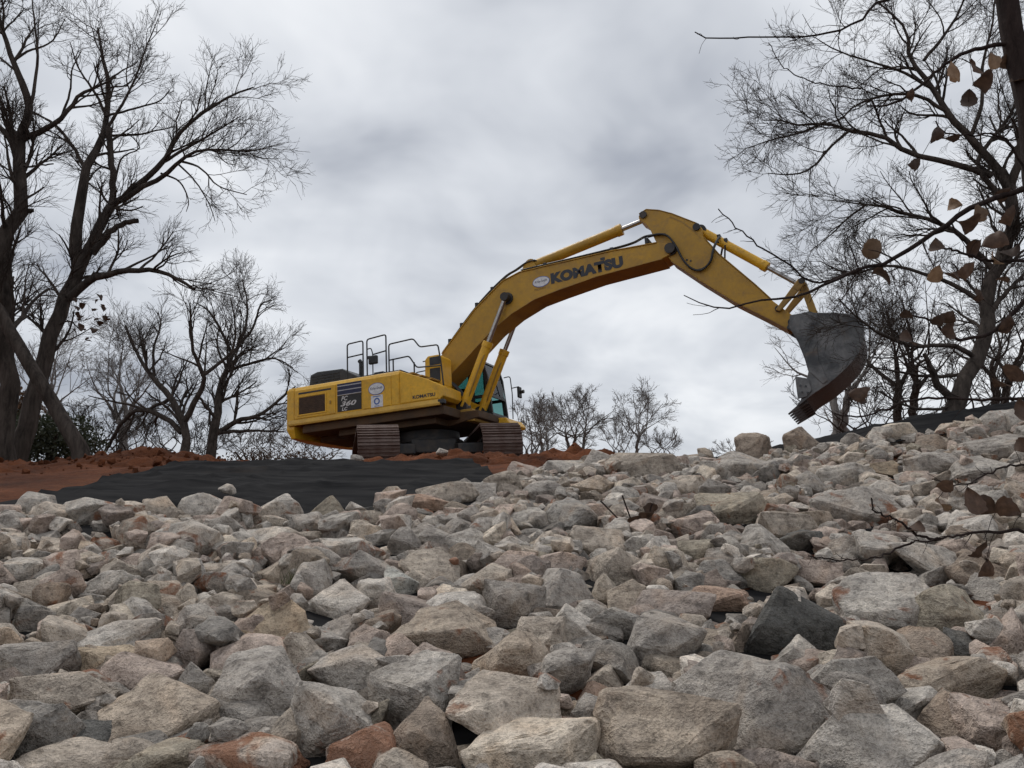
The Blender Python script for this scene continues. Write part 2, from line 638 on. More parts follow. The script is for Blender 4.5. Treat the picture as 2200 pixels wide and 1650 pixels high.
gx = axis([(-600, -60, 14), (-60, -12, 30), (-12, 12, 200), (12, 60, 30), (60, 600, 14)])
gy = axis([(-60, -2, 14), (-2, 24, 210), (24, 70, 30), (70, 700, 20)])
X, Y = np.meshgrid(gx, gy, indexing='ij')
Z = ground(X, Y)
near = (np.abs(X) < 14) & (Y > -4) & (Y < 28)
Z = Z + np.where(near, 0.035 * fbm(np.stack([X * 1.6, Y * 1.6, X * 0], -1), 3, 4), 0)
V = np.stack([X, Y, Z], -1).reshape(-1, 3)
go = link('ground', np_mesh('ground', V, grid_faces(len(gx), len(gy)), M['soil']))
tag(go, kind='structure')


def mound(name, label, cx, cy, rx, ry, h, seed, n_=70, rot=0.0):
    u = np.linspace(-1, 1, n_)
    U, W = np.meshgrid(u, u, indexing='ij')
    r = np.sqrt(U ** 2 + W ** 2)
    prof = np.clip(1 - r, 0, 1)
    prof = prof ** 1.15 * (1 + 0.25 * fbm(np.stack([U * 2.5, W * 2.5, U * 0 + seed], -1), seed, 3))
    x = cx + (U * math.cos(rot) * rx - W * math.sin(rot) * ry)
    y = cy + (U * math.sin(rot) * rx + W * math.cos(rot) * ry)
    lump = 0.075 * fbm(np.stack([x * 5, y * 5, x * 0 + seed], -1), seed + 5, 4) * np.clip((1 - r) * 6, 0, 1)
    z = ground(x, y) + h * prof + lump - 0.10 * np.clip(r - 0.9, 0, 1) * 10 - 0.01
    o = link(name, np_mesh(name, np.stack([x, y, z], -1).reshape(-1, 3), grid_faces(n_, n_), M['soil']))
    return tag(o, label, 'dirt pile', 'piles of red dirt along the crest')


mound('dirt_pile', 'long red dirt heap left of the black fabric under the big trees', -5.9, 13.4, 2.2, 1.6, 0.36, 3)
mound('dirt_pile', 'low red dirt bank at the far left edge below the leaning trunks', -9.0, 12.2, 3.0, 2.0, 0.20, 8)
mound('dirt_pile', 'low red dirt berm in front of the excavator between its tracks', -0.9, 15.2, 2.6, 1.2, 0.30, 12)
mound('dirt_pile', 'small red dirt hump right of the excavator behind the rocks', 1.25, 16.0, 1.6, 1.2, 0.42, 17)


T_K = np.array([-1.2, -.62, -.5, -.34, -.2, -.11, -.055, 0, .055, .11, .2, .3, .4, .5, .62, 1.2])
D_K = np.array([8.0, 7.3, 7.05, 6.85, 7.05, 7.9, 8.9, 9.9, 10.8, 11.5, 11.9, 11.6, 11.0, 10.6, 10.5, 10.5])


def rock_edge(x, y):
    return np.interp(x / np.maximum(y, 0.3), T_K, D_K)


def fabric(name, label, corners, seed, nu=120, nv=70, lift=0.03, fold_h=1.0):
    """corners BL BR TR TL in plan; a sheet lying on the slope with folds"""
    u = np.linspace(0, 1, nu)[:, None]; v = np.linspace(0, 1, nv)[None, :]
    BL, BR, TR, TL = [np.array(c, float) for c in corners]
    P = ((1 - u) * (1 - v))[..., None] * BL + (u * (1 - v))[..., None] * BR + (u * v)[..., None] * TR + ((1 - u) * v)[..., None] * TL
    x, y = P[..., 0], P[..., 1]
    wob = 0.06 * vnoise3(np.stack([x * 1.3, y * 1.3, x * 0 + seed], -1), seed)
    edge = np.minimum(np.minimum(u, 1 - u) * 12, 1) * np.minimum((1 - v) * 12, 1)
    x = x + wob * edge; y = y + wob * edge
    fold = np.abs(vnoise3(np.stack([x * 0.55 + 0.35 * y, y * 2.6 - 0.5 * x, x * 0 + seed], -1), seed + 1))
    fold2 = np.abs(vnoise3(np.stack([x * 2.2 - y, y * 1.3 + 0.4 * x, x * 0 + seed], -1), seed + 2))
    fold_h = fold_h * sstep((y - rock_edge(x, y) + 0.1) / 0.5)
    z = ground(x, y) + lift + fold_h * (0.055 * (1 - fold) ** 6 + 0.025 * (1 - fold2) ** 6) + 0.02 * fold_h * vnoise3(np.stack([x * 1.2, y * 1.2, x * 0], -1), seed + 3)
    o = link(name, np_mesh(name, np.stack([x, y, z], -1).reshape(-1, 3), grid_faces(nu, nv), M['fabric']))
    s = o.modifiers.new('thickness', 'SOLIDIFY'); s.thickness = 0.006; s.offset = 1
    return tag(o, label, 'fabric sheet', 'black geotextile sheets on the slope')


fabric('fabric_sheet', 'wide black geotextile sheet left of centre below the excavator', [(-4.75, 5.8), (0.5, 6.8), (-0.75, 12.9), (-4.75, 12.9)], 2)
fabric('fabric_sheet', 'strip of black geotextile at the upper right behind the rocks', [(2.9, 10.9), (11.5, 9.3), (12.5, 12.9), (3.1, 13.0)], 9, lift=0.06)

fabric('fabric_sheet', 'black geotextile under the riprap, showing in gaps between the rocks', [(-3.2, 0.6), (3.2, 0.6), (9.5, 8.9), (-9.0, 7.2)], 5, lift=0.012, fold_h=0.0)
fabric('fabric_sheet', 'black geotextile under the highest rocks right of the excavator', [(-0.9, 7.6), (4.4, 8.0), (3.6, 11.9), (0.6, 11.9)], 6, lift=0.02, fold_h=0.0)

# ------------------------------------------------------------------ rocks
COLS = {
    'grey': ((0.376, 0.343, 0.309), 'grey'), 'palegrey': ((0.485, 0.447, 0.403), 'pale grey'), 'white': ((0.578, 0.528, 0.471), 'off-white'),
    'beige': ((0.462, 0.401, 0.338), 'beige'), 'tan': ((0.410, 0.344, 0.279), 'tan'), 'dark': ((0.131, 0.128, 0.120), 'charcoal'),
    'slate': ((0.302, 0.281, 0.256), 'slate grey'), 'mauve': ((0.341, 0.289, 0.256), 'mauve brown'), 'brown': ((0.325, 0.266, 0.216), 'brown'),
    'olive': ((0.352, 0.310, 0.248), 'olive tan'), 'pink': ((0.457, 0.374, 0.322), 'pinkish'), 'red': ((0.462, 0.396, 0.343), 'red-stained'),
    'orange': ((0.404, 0.290, 0.224), 'orange'), 'blue': ((0.473, 0.466, 0.428), 'bluish white'), 'cream': ((0.548, 0.478, 0.397), 'cream'),
    'ochre': ((0.445, 0.360, 0.267), 'yellow ochre')}
FILL = ['grey'] * 8 + ['palegrey'] * 11 + ['beige'] * 9 + ['pink'] * 6 + ['tan'] * 2 + ['mauve'] * 2 + ['cream'] * 2 + ['white'] * 2 + ['slate', 'olive', 'red', 'brown']

# stones read off the photograph: pixel centre, pixel width and height, colour
HAND = [
    (60, 1445, 150, 105, 'grey'), (105, 1515, 185, 105, 'beige'), (70, 1585, 190, 130, 'slate'), (180, 1600, 110, 70, 'dark'),
    (320, 1545, 245, 150, 'tan'), (290, 1455, 180, 90, 'pink'), (225, 1430, 190, 66, 'ochre'), (200, 1385, 205, 90, 'palegrey'),
    (410, 1402, 92, 92, 'mauve'), (525, 1412, 165, 86, 'pink'), (508, 1478, 105, 66, 'white'), (150, 1645, 220, 70, 'beige'),
    (320, 1645, 190, 76, 'olive'), (305, 1606, 120, 52, 'slate'), (560, 1490, 190, 150, 'grey'), (690, 1560, 205, 160, 'palegrey'),
    (535, 1635, 220, 100, 'red'), (780, 1625, 170, 110, 'red'), (908, 1590, 128, 150, 'brown'), (885, 1505, 180, 175, 'palegrey'),
    (775, 1448, 215, 115, 'grey'), (935, 1445, 130, 110, 'mauve'), (1098, 1428, 168, 135, 'tan'), (1085, 1555, 235, 190, 'beige'),
    (1150, 1620, 250, 130, 'cream'), (1425, 1590, 285, 185, 'tan'), (1635, 1522, 315, 190, 'grey'), (1310, 1425, 135, 95, 'slate'),
    (1430, 1385, 170, 130, 'grey'), (1712, 1350, 212, 160, 'dark'), (962, 1362, 205, 135, 'tan'), (1105, 1305, 125, 115, 'grey'),
    (1160, 1368, 108, 84, 'beige'), (1242, 1345, 112, 84, 'palegrey'), (1322, 1345, 100, 80, 'slate'), (1215, 1275, 135, 105, 'grey'),
    (1303, 1272, 72, 78, 'cream'), (1330, 1222, 130, 100, 'beige'), (1365, 1290, 110, 84, 'tan'), (1450, 1305, 165, 76, 'mauve'),
    (1545, 1290, 150, 60, 'orange'), (1290, 1168, 115, 75, 'beige'), (1232, 1112, 112, 90, 'slate'), (1580, 1098, 150, 80, 'olive'),
    (715, 1292, 150, 86, 'white'), (812, 1278, 104, 72, 'white'), (866, 1252, 80, 70, 'blue'), (925, 1222, 125, 84, 'beige'),
    (780, 1222, 150, 84, 'grey'), (790, 1148, 78, 56, 'cream'), (868, 1168, 72, 72, 'grey'), (925, 1155, 100, 66, 'grey'),
    (895, 1318, 180, 90, 'mauve'), (580, 1338, 175, 90, 'ochre'), (600, 1232, 105, 64, 'tan'), (790, 1105, 84, 34, 'dark'),
    (912, 1085, 125, 48, 'orange'), (960, 1064, 130, 58, 'beige'), (70, 1326, 95, 66, 'slate'), (70, 1280, 100, 58, 'beige'),
    (202, 1108, 122, 66, 'palegrey'), (72, 1082, 78, 44, 'palegrey'), (40, 1230, 140, 60, 'palegrey'), (125, 1180, 70, 46, 'beige'), (230, 1175, 80, 36, 'red'),
    (300, 1215, 120, 50, 'pink'), (350, 1290, 110, 76, 'tan'), (445, 1240, 95, 56, 'beige'), (215, 1265, 130, 64, 'palegrey'),
    (1850, 1095, 180, 92, 'grey'), (1700, 1140, 140, 80, 'beige'), (1728, 1165, 88, 54, 'dark'), (1832, 1192, 88, 76, 'grey'),
    (1742, 1232, 135, 66, 'pink'), (2000, 1212, 150, 90, 'palegrey'), (1920, 1310, 190, 140, 'palegrey'), (2030, 1325, 165, 125, 'olive'),
    (1890, 1405, 120, 120, 'beige'), (1985, 1402, 140, 90, 'brown'), (2075, 1390, 66, 72, 'dark'), (2172, 1375, 110, 110, 'pink'),
    (2050, 1478, 260, 100, 'tan'), (1940, 1515, 150, 70, 'palegrey'), (2035, 1545, 90, 84, 'brown'), (1905, 1605, 290, 150, 'palegrey'),
    (2145, 1565, 150, 105, 'pink'), (1660, 1645, 180, 70, 'mauve'), (1395, 1005, 150, 72, 'beige'), (1595, 1005, 140, 84, 'grey'),
    (1650, 1020, 66, 60, 'slate'), (1520, 964, 34, 42, 'tan'), (1622, 952, 74, 48, 'brown'), (1726, 942, 76, 48, 'brown'), (1936, 934, 86, 48, 'cream'),
    (2005, 955, 76, 44, 'brown'), (2140, 912, 88, 66, 'palegrey'), (2155, 965, 135, 66, 'grey'), (2135, 1015, 150, 66, 'palegrey'),
    (2020, 1005, 110, 70, 'grey'), (1920, 1010, 92, 38, 'ochre'), (1822, 1028, 105, 64, 'palegrey'), (1752, 1046, 76, 64, 'grey'),
    (1480, 1130, 100, 60, 'pink'), (1400, 1090, 110, 60, 'mauve'), (1130, 1120, 100, 60, 'palegrey'), (1200, 1220, 110, 66, 'pink'),
    (1010, 1170, 100, 70, 'palegrey'), (1040, 1250, 110, 80, 'beige'), (1500, 1190, 100, 60, 'olive'), (1560, 1240, 120, 70, 'slate'),
    (1650, 1240, 120, 80, 'olive'), (1530, 1410, 60, 50, 'slate'), (1515, 1360, 66, 56, 'slate'), (1290, 1500, 130, 60, 'orange'), (1240, 1545, 90, 60, 'tan'),
    (640, 1395, 110, 70, 'beige'), (730, 1360, 100, 76, 'grey'), (810, 1350, 90, 70, 'brown'), (420, 1330, 90, 60, 'palegrey'), (480, 1300, 80, 50, 'beige'),
    (660, 1130, 90, 60, 'grey'), (700, 1085, 80, 40, 'olive'), (600, 1085, 100, 50, 'palegrey'), (340, 1085, 70, 40, 'beige'), (430, 1085, 110, 50, 'palegrey'),
    (560, 1160, 110, 56, 'palegrey'), (730, 1185, 90, 60, 'palegrey'), (2120, 1240, 120, 90, 'brown'), (2150, 1120, 100, 60, 'beige'), (1020, 1060, 90, 50, 'grey'),
    (1080, 1040, 80, 56, 'beige'), (1160, 1060, 90, 60, 'grey'), (1270, 1050, 100, 56, 'tan'), (1120, 1010, 70, 40, 'pink'), (1210, 1005, 90, 40, 'palegrey'), (1490, 1045, 90, 56, 'beige'),
    (1720, 1410, 120, 70, 'palegrey'), (1690, 1455, 80, 46, 'grey'), (1600, 1370, 70, 60, 'brown'), (420, 1460, 90, 70, 'grey'), (430, 1590, 80, 70, 'slate'), (20, 1470, 60, 70, 'mauve')]

def subdiv(V, F):
    """split every triangle in four"""
    E = np.sort(np.vstack([F[:, [0, 1]], F[:, [1, 2]], F[:, [2, 0]]]), axis=1)
    U, inv = np.unique(E, axis=0, return_inverse=True)
    inv = inv.reshape(-1)
    M_ = (V[U[:, 0]] + V[U[:, 1]]) / 2
    n_ = len(F)
    ab, bc_, ca = (inv[:n_] + len(V), inv[n_:2 * n_] + len(V), inv[2 * n_:] + len(V))
    a_, b_, c_ = F.T
    return np.vstack([V, M_]), np.vstack([np.stack(t_, 1) for t_ in ((a_, ab, ca), (ab, b_, bc_), (ca, bc_, c_), (ab, bc_, ca))])


PROTO = {}


def proto(seed, k):
    """broken stone: convex hull of a knocked-about block, its edges slightly worn, k levels of subdivision"""
    key = (seed, k)
    if key in PROTO:
        return PROTO[key]
    if k == 2:
        r = np.random.default_rng(seed)
        n_ = int(r.integers(10, 17))
        pw = r.uniform(2.5, 5.0)
        P = r.normal(size=(n_ * 5, 3))
        P /= (np.sum(np.abs(P) ** pw, 1) ** (1 / pw))[:, None]
        # spread the points out: drop those that crowd another
        sel = [0]
        for i_ in range(1, len(P)):
            if len(sel) < n_ and min(np.linalg.norm(P[i_] - P[j_]) for j_ in sel) > 0.47:
                sel.append(i_)
        P = P[sel] * r.uniform(0.78, 1.0, (len(sel), 1)) * np.array([1, 1, r.uniform(.75, 1)])
        P = P @ rotmat(*r.normal(0, .5, 3)).T
        bm = bmesh.new()
        for p_ in P:
            bm.verts.new(p_)
        h_ = bmesh.ops.convex_hull(bm, input=bm.verts)
        bmesh.ops.delete(bm, geom=[g for g in h_['geom_interior'] if isinstance(g, bmesh.types.BMVert)], context='VERTS')
        bmesh.ops.dissolve_limit(bm, angle_limit=math.radians(11), verts=bm.verts, edges=bm.edges)
        bmesh.ops.bevel(bm, geom=list(bm.edges), offset=float(r.uniform(0.02, 0.07)), segments=1, affect='EDGES', clamp_overlap=True, profile=0.5)
        bmesh.ops.triangulate(bm, faces=bm.faces)
        bmesh.ops.remove_doubles(bm, verts=bm.verts, dist=0.004)
        bmesh.ops.recalc_face_normals(bm, faces=bm.faces)
        bm.verts.ensure_lookup_table()
        V = np.array([v.co[:] for v in bm.verts]); F = np.array([[q.index for q in f.verts] for f in bm.faces if len(f.verts) == 3])
        bm.free()
        V = V - (V.min(0) + V.max(0)) / 2
        out = (V, F)
    else:
        V, F = proto(seed, k - 1)
        out = subdiv(V, F)
    PROTO[key] = out
    return out


class Rock:
    def __init__(self, seed, own=False):
        r = np.random.default_rng(seed)
        self.seed = seed
        self.p = seed if own else 500000 + seed % 90
        self.off = r.uniform(-50, 50, 3)
        self.R = np.eye(3) if own else rotmat(*r.uniform(0, 6.28, 3))
        self.q = r.uniform(0.8, 1.2, 3)

    def shape(self, k):
        V, F = proto(self.p, k)
        v = (V * self.q) @ self.R.T
        if k >= 3:
            v = v * (1 + 0.020 * fbm(v * 2.6 + self.off, self.seed, 2))[:, None]
        if k >= 4:
            ch = vnoise3(v * 2.4 + self.off * 1.7, self.seed + 9)
            v = v * (1 - 0.05 * np.clip((ch - 0.18) * 10, 0, 1))[:, None]
            rg_ = 1 - np.abs(fbm(v * 6.0 + self.off, self.seed + 3, 3))
            v = v * (1 + 0.030 * (rg_ - 0.6))[:, None]
        return v, F

    def extent(self):
        v, _ = self.shape(2)
        return v.min(0), v.max(0)


def rotmat(ax, ay, az):
    return np.array(Matrix.Rotation(az, 3, 'Z') @ Matrix.Rotation(ay, 3, 'Y') @ Matrix.Rotation(ax, 3, 'X'))


# height map of the pile
HX0, HX1, HY0, HY1, HC = -10.5, 10.5, 0.4, 13.0, 0.035
hnx, hny = int((HX1 - HX0) / HC), int((HY1 - HY0) / HC)
HXg, HYg = np.meshgrid(HX0 + (np.arange(hnx) + .5) * HC, HY0 + (np.arange(hny) + .5) * HC, indexing='ij')
BASE = ground(HXg, HYg)
HM = BASE.copy()


def cells(v):
    i = np.clip(((v[:, 0] - HX0) / HC).astype(int), 0, hnx - 1)
    j = np.clip(((v[:, 1] - HY0) / HC).astype(int), 0, hny - 1)
    return i, j


def stamp(v):
    i, j = cells(v)
    np.maximum.at(HM, (i, j), v[:, 2])


rocks = []           # dicts: rock, A (3x3), c, colour, stain, px size
# bottom course: stones half sunk in the slope, so that gaps show more stone
_cells = {}
for t in range(12000):
    y = 1.3 + 10.6 * rng.random() ** 0.75
    x = rng.uniform(-0.85, 0.85) * max(y, 1.6)
    if y > float(rock_edge(x, y)) - 0.12 or abs(x) > 9.8:
        continue
    size = rng.uniform(0.14, 0.30)
    g_ = (int(x / 0.185 + 200), int(y / 0.185))
    if g_ in _cells:
        continue
    _cells[g_] = 1
    rk = Rock(80000 + t)
    lo, hi = rk.extent()
    A_ = rotmat(rng.normal(0, .3), rng.normal(0, .3), rng.uniform(0, 6.28)) @ np.diag(size * np.array([1, .8, .6]) / (hi - lo))
    c = np.array([x, y, float(ground(x, y)) + rng.uniform(-0.03, 0.05)])
    if y < 2.6: c[2] -= 0.08
    cn = FILL[int(rng.integers(len(FILL)))]
    rocks.append(dict(rk=rk, A=A_, c=c, col=cn, rgb=np.array(COLS[cn][0]) * rng.uniform(0.75, 1.0), stain=float(np.clip(rng.normal(0.3, 0.25), 0, .9)), hand=False))
    v_, _ = rk.shape(3)
    stamp(v_ @ A_.T + c)
print('bottom course', len(rocks))
#: rock, A (3x3), c, colour, stain, px size
hand_el = []
for k_, (px, py, w, h, colname) in enumerate(HAND):
    rk = Rock(1000 + k_, True)
    r = ray(px, py)
    # march to the slope raised by about a third of the stone's height
    ts = np.linspace(1.2, 14, 2600)
    P = r[None, :] * (ts / r[1])[:, None]
    wm_ = w / FPX * ts
    hit = P[:, 2] - ground(P[:, 0], P[:, 1]) < np.minimum(0.28 * h / FPX * ts + 0.03, 0.16)
    i0 = int(np.argmax(hit)) if hit.any() else int(np.argmin(P[:, 2] - ground(P[:, 0], P[:, 1])))
    y = min(ts[i0], float(rock_edge(r[0] / r[1] * ts[i0], ts[i0])) - 0.05)
    c = r * (y / r[1])
    W = w / FPX * np.linalg.norm(c); H_ = h / FPX * np.linalg.norm(c)
    ztop = c[2] + 0.5 * H_
    zbot = min(float(ground(c[0], c[1])) - 0.06, c[2] - 0.6 * H_)
    Hf = min(ztop - zbot, 0.95 * W + 0.05, 1.55 * H_ + 0.04)
    ztop = min(ztop, zbot + Hf + 0.07)
    lo, hi = rk.extent()
    sc = np.array([W * 1.06, 0.5 * (W + Hf) * 0.95, Hf]) / (hi - lo)
    c = np.array([c[0], c[1] + 0.15 * W, ztop - Hf / 2])
    yaw = rng.uniform(-0.35, 0.35)
    A_ = rotmat(rng.uniform(-.15, .15), 0, yaw) @ np.diag(sc)
    mid = A_ @ ((lo + hi) / 2)
    c = c - mid
    stain = 1.0 if colname == 'red' else float(np.clip(rng.normal(0.12, 0.15), 0, .5))
    cc = np.array(COLS[colname][0]) * rng.uniform(0.98, 1.24)
    rocks.append(dict(rk=rk, A=A_, c=c, col=colname, rgb=cc, stain=stain, hand=True))
    v, _ = rk.shape(4)
    stamp(v @ A_.T + c)
    hand_el.append((px, py, w, h, np.linalg.norm(c)))
HE = np.array(hand_el, float)
HDEP = HE[:, 4]


def blocked(pt, size):
    q = proj(pt)
    d = ((q[0] - HE[:, 0]) / (HE[:, 2] * 0.5)) ** 2 + ((q[1] - HE[:, 1]) / (HE[:, 3] * 0.5)) ** 2
    pxs = size / q[2] * FPX
    big = HE[:, 2] > pxs * 0.6
    return bool(np.any((d < 0.80) & big))


def try_rock(x, y, size, seed, maxlift, pct=82, trials=3):
    best = None
    i = int((x - HX0) / HC); j = int((y - HY0) / HC)
    if not (0 <= i < hnx and 0 <= j < hny):
        return None
    if HM[i, j] - BASE[i, j] > maxlift:
        return None
    rk = Rock(seed)
    v0, _ = rk.shape(2)
    lo, hi = v0.min(0), v0.max(0)
    asp = np.array([1.0, rng.uniform(.68, 1.0), rng.uniform(.55, .85)])
    for _ in range(trials):
        A_ = rotmat(rng.normal(0, .35), rng.normal(0, .35), rng.uniform(0, 6.28)) @ np.diag(size * asp / (hi - lo))
        v = v0 @ A_.T
        v = v + np.array([x, y, 0])
        ii, jj = cells(v)
        low = v[:, 2] < np.median(v[:, 2])
        lift = np.percentile((HM[ii, jj] - v[:, 2])[low], pct)
        top = lift + v[:, 2].max()
        if best is None or top < best[0]:
            best = (top, A_, np.array([x, y, lift]), v + np.array([0, 0, lift]))
    top, A_, c, v = best
    if blocked(c + np.array([0, 0, 0.1 * size]), size) or blocked(np.array([x, y, top]), size):
        return None
    q = proj(v)
    m0, m1 = q[:, :2].min(0), q[:, :2].max(0)
    mc, mh = (m0 + m1) / 2, (m1 - m0) / 2
    inside = (np.abs(HE[:, 0] - mc[0]) < mh[0] * 0.9) & (HE[:, 1] - HE[:, 3] * 0.15 > mc[1] - mh[1]) & (HE[:, 1] - HE[:, 3] * 0.15 < mc[1] + mh[1] * 1.3)
    if np.any(inside & (HDEP > q[:, 2].min())):
        return None
    if y < 2.6 and m0[1] < 1600:
        return None
    return rk, A_, c, v


def add_fill(n_try, s_lo, s_hi, maxlift, pct, seed0, ymin=1.2):
    cnt = 0
    for t in range(n_try):
        y = ymin + (12.0 - ymin) * rng.random() ** 0.75
        x = rng.uniform(-0.85, 0.85) * max(y, 1.6)
        if y > rock_edge(x, y) - 0.05 or abs(x) > 9.8:
            continue
        size = s_lo + (s_hi - s_lo) * rng.random() ** 1.5
        r_ = try_rock(x, y, size, seed0 + t, maxlift, pct)
        if r_ is None:
            continue
        rk, A_, c, v = r_
        stamp_v, _ = rk.shape(3)
        stamp(stamp_v @ A_.T + c)
        cn = FILL[int(rng.integers(len(FILL)))]
        rgb = np.array(COLS[cn][0]) * rng.uniform(0.84, 1.36)
        st = 1.0 if cn == 'red' else float(np.clip(rng.normal(0.15, 0.2), 0, .6))
        rocks.append(dict(rk=rk, A=A_, c=c, col=cn, rgb=rgb, stain=st, hand=False))
        cnt += 1
    return cnt


n_a = add_fill(4200, 0.20, 0.37, 0.12, 45, 20000)
n_b = add_fill(6500, 0.12, 0.24, 0.14, 45, 40000)
n_c = add_fill(6000, 0.05, 0.12, 0.13, 45, 60000)
print('rocks', len(HAND), n_a, n_b, n_c)

# projected size, then the 300 that show largest are things of their own
for r_ in rocks:
    v, _ = r_['rk'].shape(2)
    w = v @ r_['A'].T + r_['c']
    q = proj(w)
    r_['q'] = (q[:, 0].min(), q[:, 1].min(), q[:, 0].max(), q[:, 1].max())
    a, b, c, d = r_['q']
    vis = (min(c, 2200) - max(a, 0), min(d, 1650) - max(b, 0))
    r_['area'] = max(vis[0], 0) * max(vis[1], 0) if w[:, 1].min() > 0.3 else 0.0
    r_['px'] = math.sqrt(max((c - a) * (d - b), 1)) if w[:, 1].min() > 0.3 else 0
    r_['w'] = w
# visibility: coarse z-buffer over the stones
ZB = np.full((330, 440), 1e9); IDB = np.full((330, 440), -1)
for idx, r_ in enumerate(rocks):
    if r_['area'] <= 0: continue
    v, f_ = r_['rk'].shape(3 if r_['px'] < 45 else (4 if r_['px'] < 140 else 5))
    q = proj(v @ r_['A'].T + r_['c'])
    ix = (q[:, 0] / 5).astype(int); iy = (q[:, 1] / 5).astype(int)
    ok = (ix >= 0) & (ix < 440) & (iy >= 0) & (iy < 330)
    for dxi in (0, 1):
        for dyi in (0, 1):
            jx = np.clip(ix[ok] + dxi, 0, 439); jy = np.clip(iy[ok] + dyi, 0, 329); zz = q[ok, 2]
            o_ = np.argsort(-zz)
            jx, jy, zz = jx[o_], jy[o_], zz[o_]
            better = zz < ZB[jy, jx]
            ZB[jy[better], jx[better]] = zz[better]; IDB[jy[better], jx[better]] = idx
seen = np.bincount(IDB[IDB >= 0].ravel(), minlength=len(rocks))
order = sorted(range(len(rocks)), key=lambda i: -seen[i])
single = order[:300]
single_set = set(single)


def rock_mesh(name, parts):
    V_, F_, C_ = [], [], []
    b = 0
    for r_, k in parts:
        v, f_ = r_['rk'].shape(k)
        V_.append(v @ r_['A'].T + r_['off'])
        F_.append(f_ + b)
        C_.append(np.tile(np.append(r_['rgb'], r_['stain']), (len(v), 1)))
        b += len(v)
    me = np_mesh(name, np.vstack(V_), np.vstack(F_), M['rock'])
    me.set_sharp_from_angle(angle=math.radians(24))
    at_ = me.color_attributes.new('rock_colour', 'FLOAT_COLOR', 'POINT')
    at_.data.foreach_set('color', np.vstack(C_).astype(np.float32).ravel())
    return me


BANDS = [(1590, 'along the photo bottom edge'), (1510, 'in the second lowest band'), (1430, 'in the third lowest band'),
         (1350, 'on the lower middle slope'), (1270, 'halfway up the slope'), (1190, 'on the upper middle slope'),
         (1110, 'in the upper rows'), (1030, 'just under the crest'), (0, 'on the crest')]
ORD = ['leftmost', 'second', 'third', 'fourth', 'fifth', 'sixth', 'seventh', 'eighth', 'ninth', 'tenth', 'eleventh', 'twelfth', 'thirteenth', 'fourteenth', 'fifteenth',
       'sixteenth', 'seventeenth', 'eighteenth', 'nineteenth', 'twentieth']
cent = {}
for i in single:
    ys, xs = np.nonzero(IDB == i)
    cent[i] = (xs.mean() * 5, ys.mean() * 5) if len(xs) else ((rocks[i]['q'][0] + rocks[i]['q'][2]) / 2, (rocks[i]['q'][1] + rocks[i]['q'][3]) / 2)
byk = {}
for i in single:
    cx_, cy_ = cent[i]
    bi = next(k for k, (lim, _) in enumerate(BANDS) if cy_ >= lim)
    byk.setdefault((bi, rocks[i]['col']), []).append(i)
labels = {}
for (bi, cn), ids in byk.items():
    ids.sort(key=lambda i: cent[i][0])
    for k, i in enumerate(ids):
        a, b, c, d = rocks[i]['q']
        asp = (c - a) / max(d - b, 1)
        shp = 'flat' if asp > 1.75 else ('upright' if asp < 0.85 else 'blocky')
        big = 'large ' if seen[i] > 320 else ('small ' if seen[i] < 60 else '')
        cw = COLS[cn][1]
        if len(ids) == 1:
            labels[i] = f'{big}{shp} {cw} rock, the only {cw} one {BANDS[bi][1]}'
        elif k == len(ids) - 1:
            labels[i] = f'{big}{shp} {cw} rock, rightmost {cw} one {BANDS[bi][1]}'
        else:
            labels[i] = f'{big}{shp} {cw} rock, {ORD[min(k, 19)]} {cw} one {"" if k == 0 else "from left "}{BANDS[bi][1]}'
for rank, i in enumerate(single):
    r_ = rocks[i]
    org = r_['c'].copy()
    r_['off'] = np.zeros(3)
    k = 5 if r_['px'] > 190 else 4
    o = link('riprap_rock', rock_mesh('riprap_rock', [(r_, k)]))
    o.location = org
    tag(o, labels[i], 'rock', 'riprap rocks on the slope')
rest = []
for i, r_ in enumerate(rocks):
    if i not in single_set:
        r_['off'] = r_['c']
        rest.append((r_, 3 if seen[i] > 22 else 2))
ro = link('riprap_filling', rock_mesh('riprap_filling', rest))
tag(ro, 'smaller pale stones filling the slope between the larger rocks', 'riprap', kind='stuff')

# a few loose pale stones lying on fabric and dirt
for k_, (px, py, yy, s, lab) in enumerate([(490, 1073, 8.3, 0.10, 'lone small white stone lying on the black fabric above the rocks'),
                                           (950, 1008, 13.5, 0.13, 'lone pale stone on the red dirt below the excavator'),
                                           (764, 1001, 13.0, 0.13, 'small pale stone on the fabric top by the left track')]):
    P_ = at(px, py, yy)
    rk = Rock(900 + k_)
    r_ = dict(rk=rk, A=np.diag([s, s * .8, s * .62]), off=np.zeros(3), rgb=np.array(COLS['white'][0]), stain=0.0)
    o = link('loose_stone', rock_mesh('loose_stone', [(r_, 3)]))
    zz = float(ground(P_[0], P_[1]))
    o.location = (P_[0], P_[1], zz + s * .45 + (0.08 if k_ != 1 else 0.2))
    tag(o, lab, 'rock', 'loose stones above the riprap')

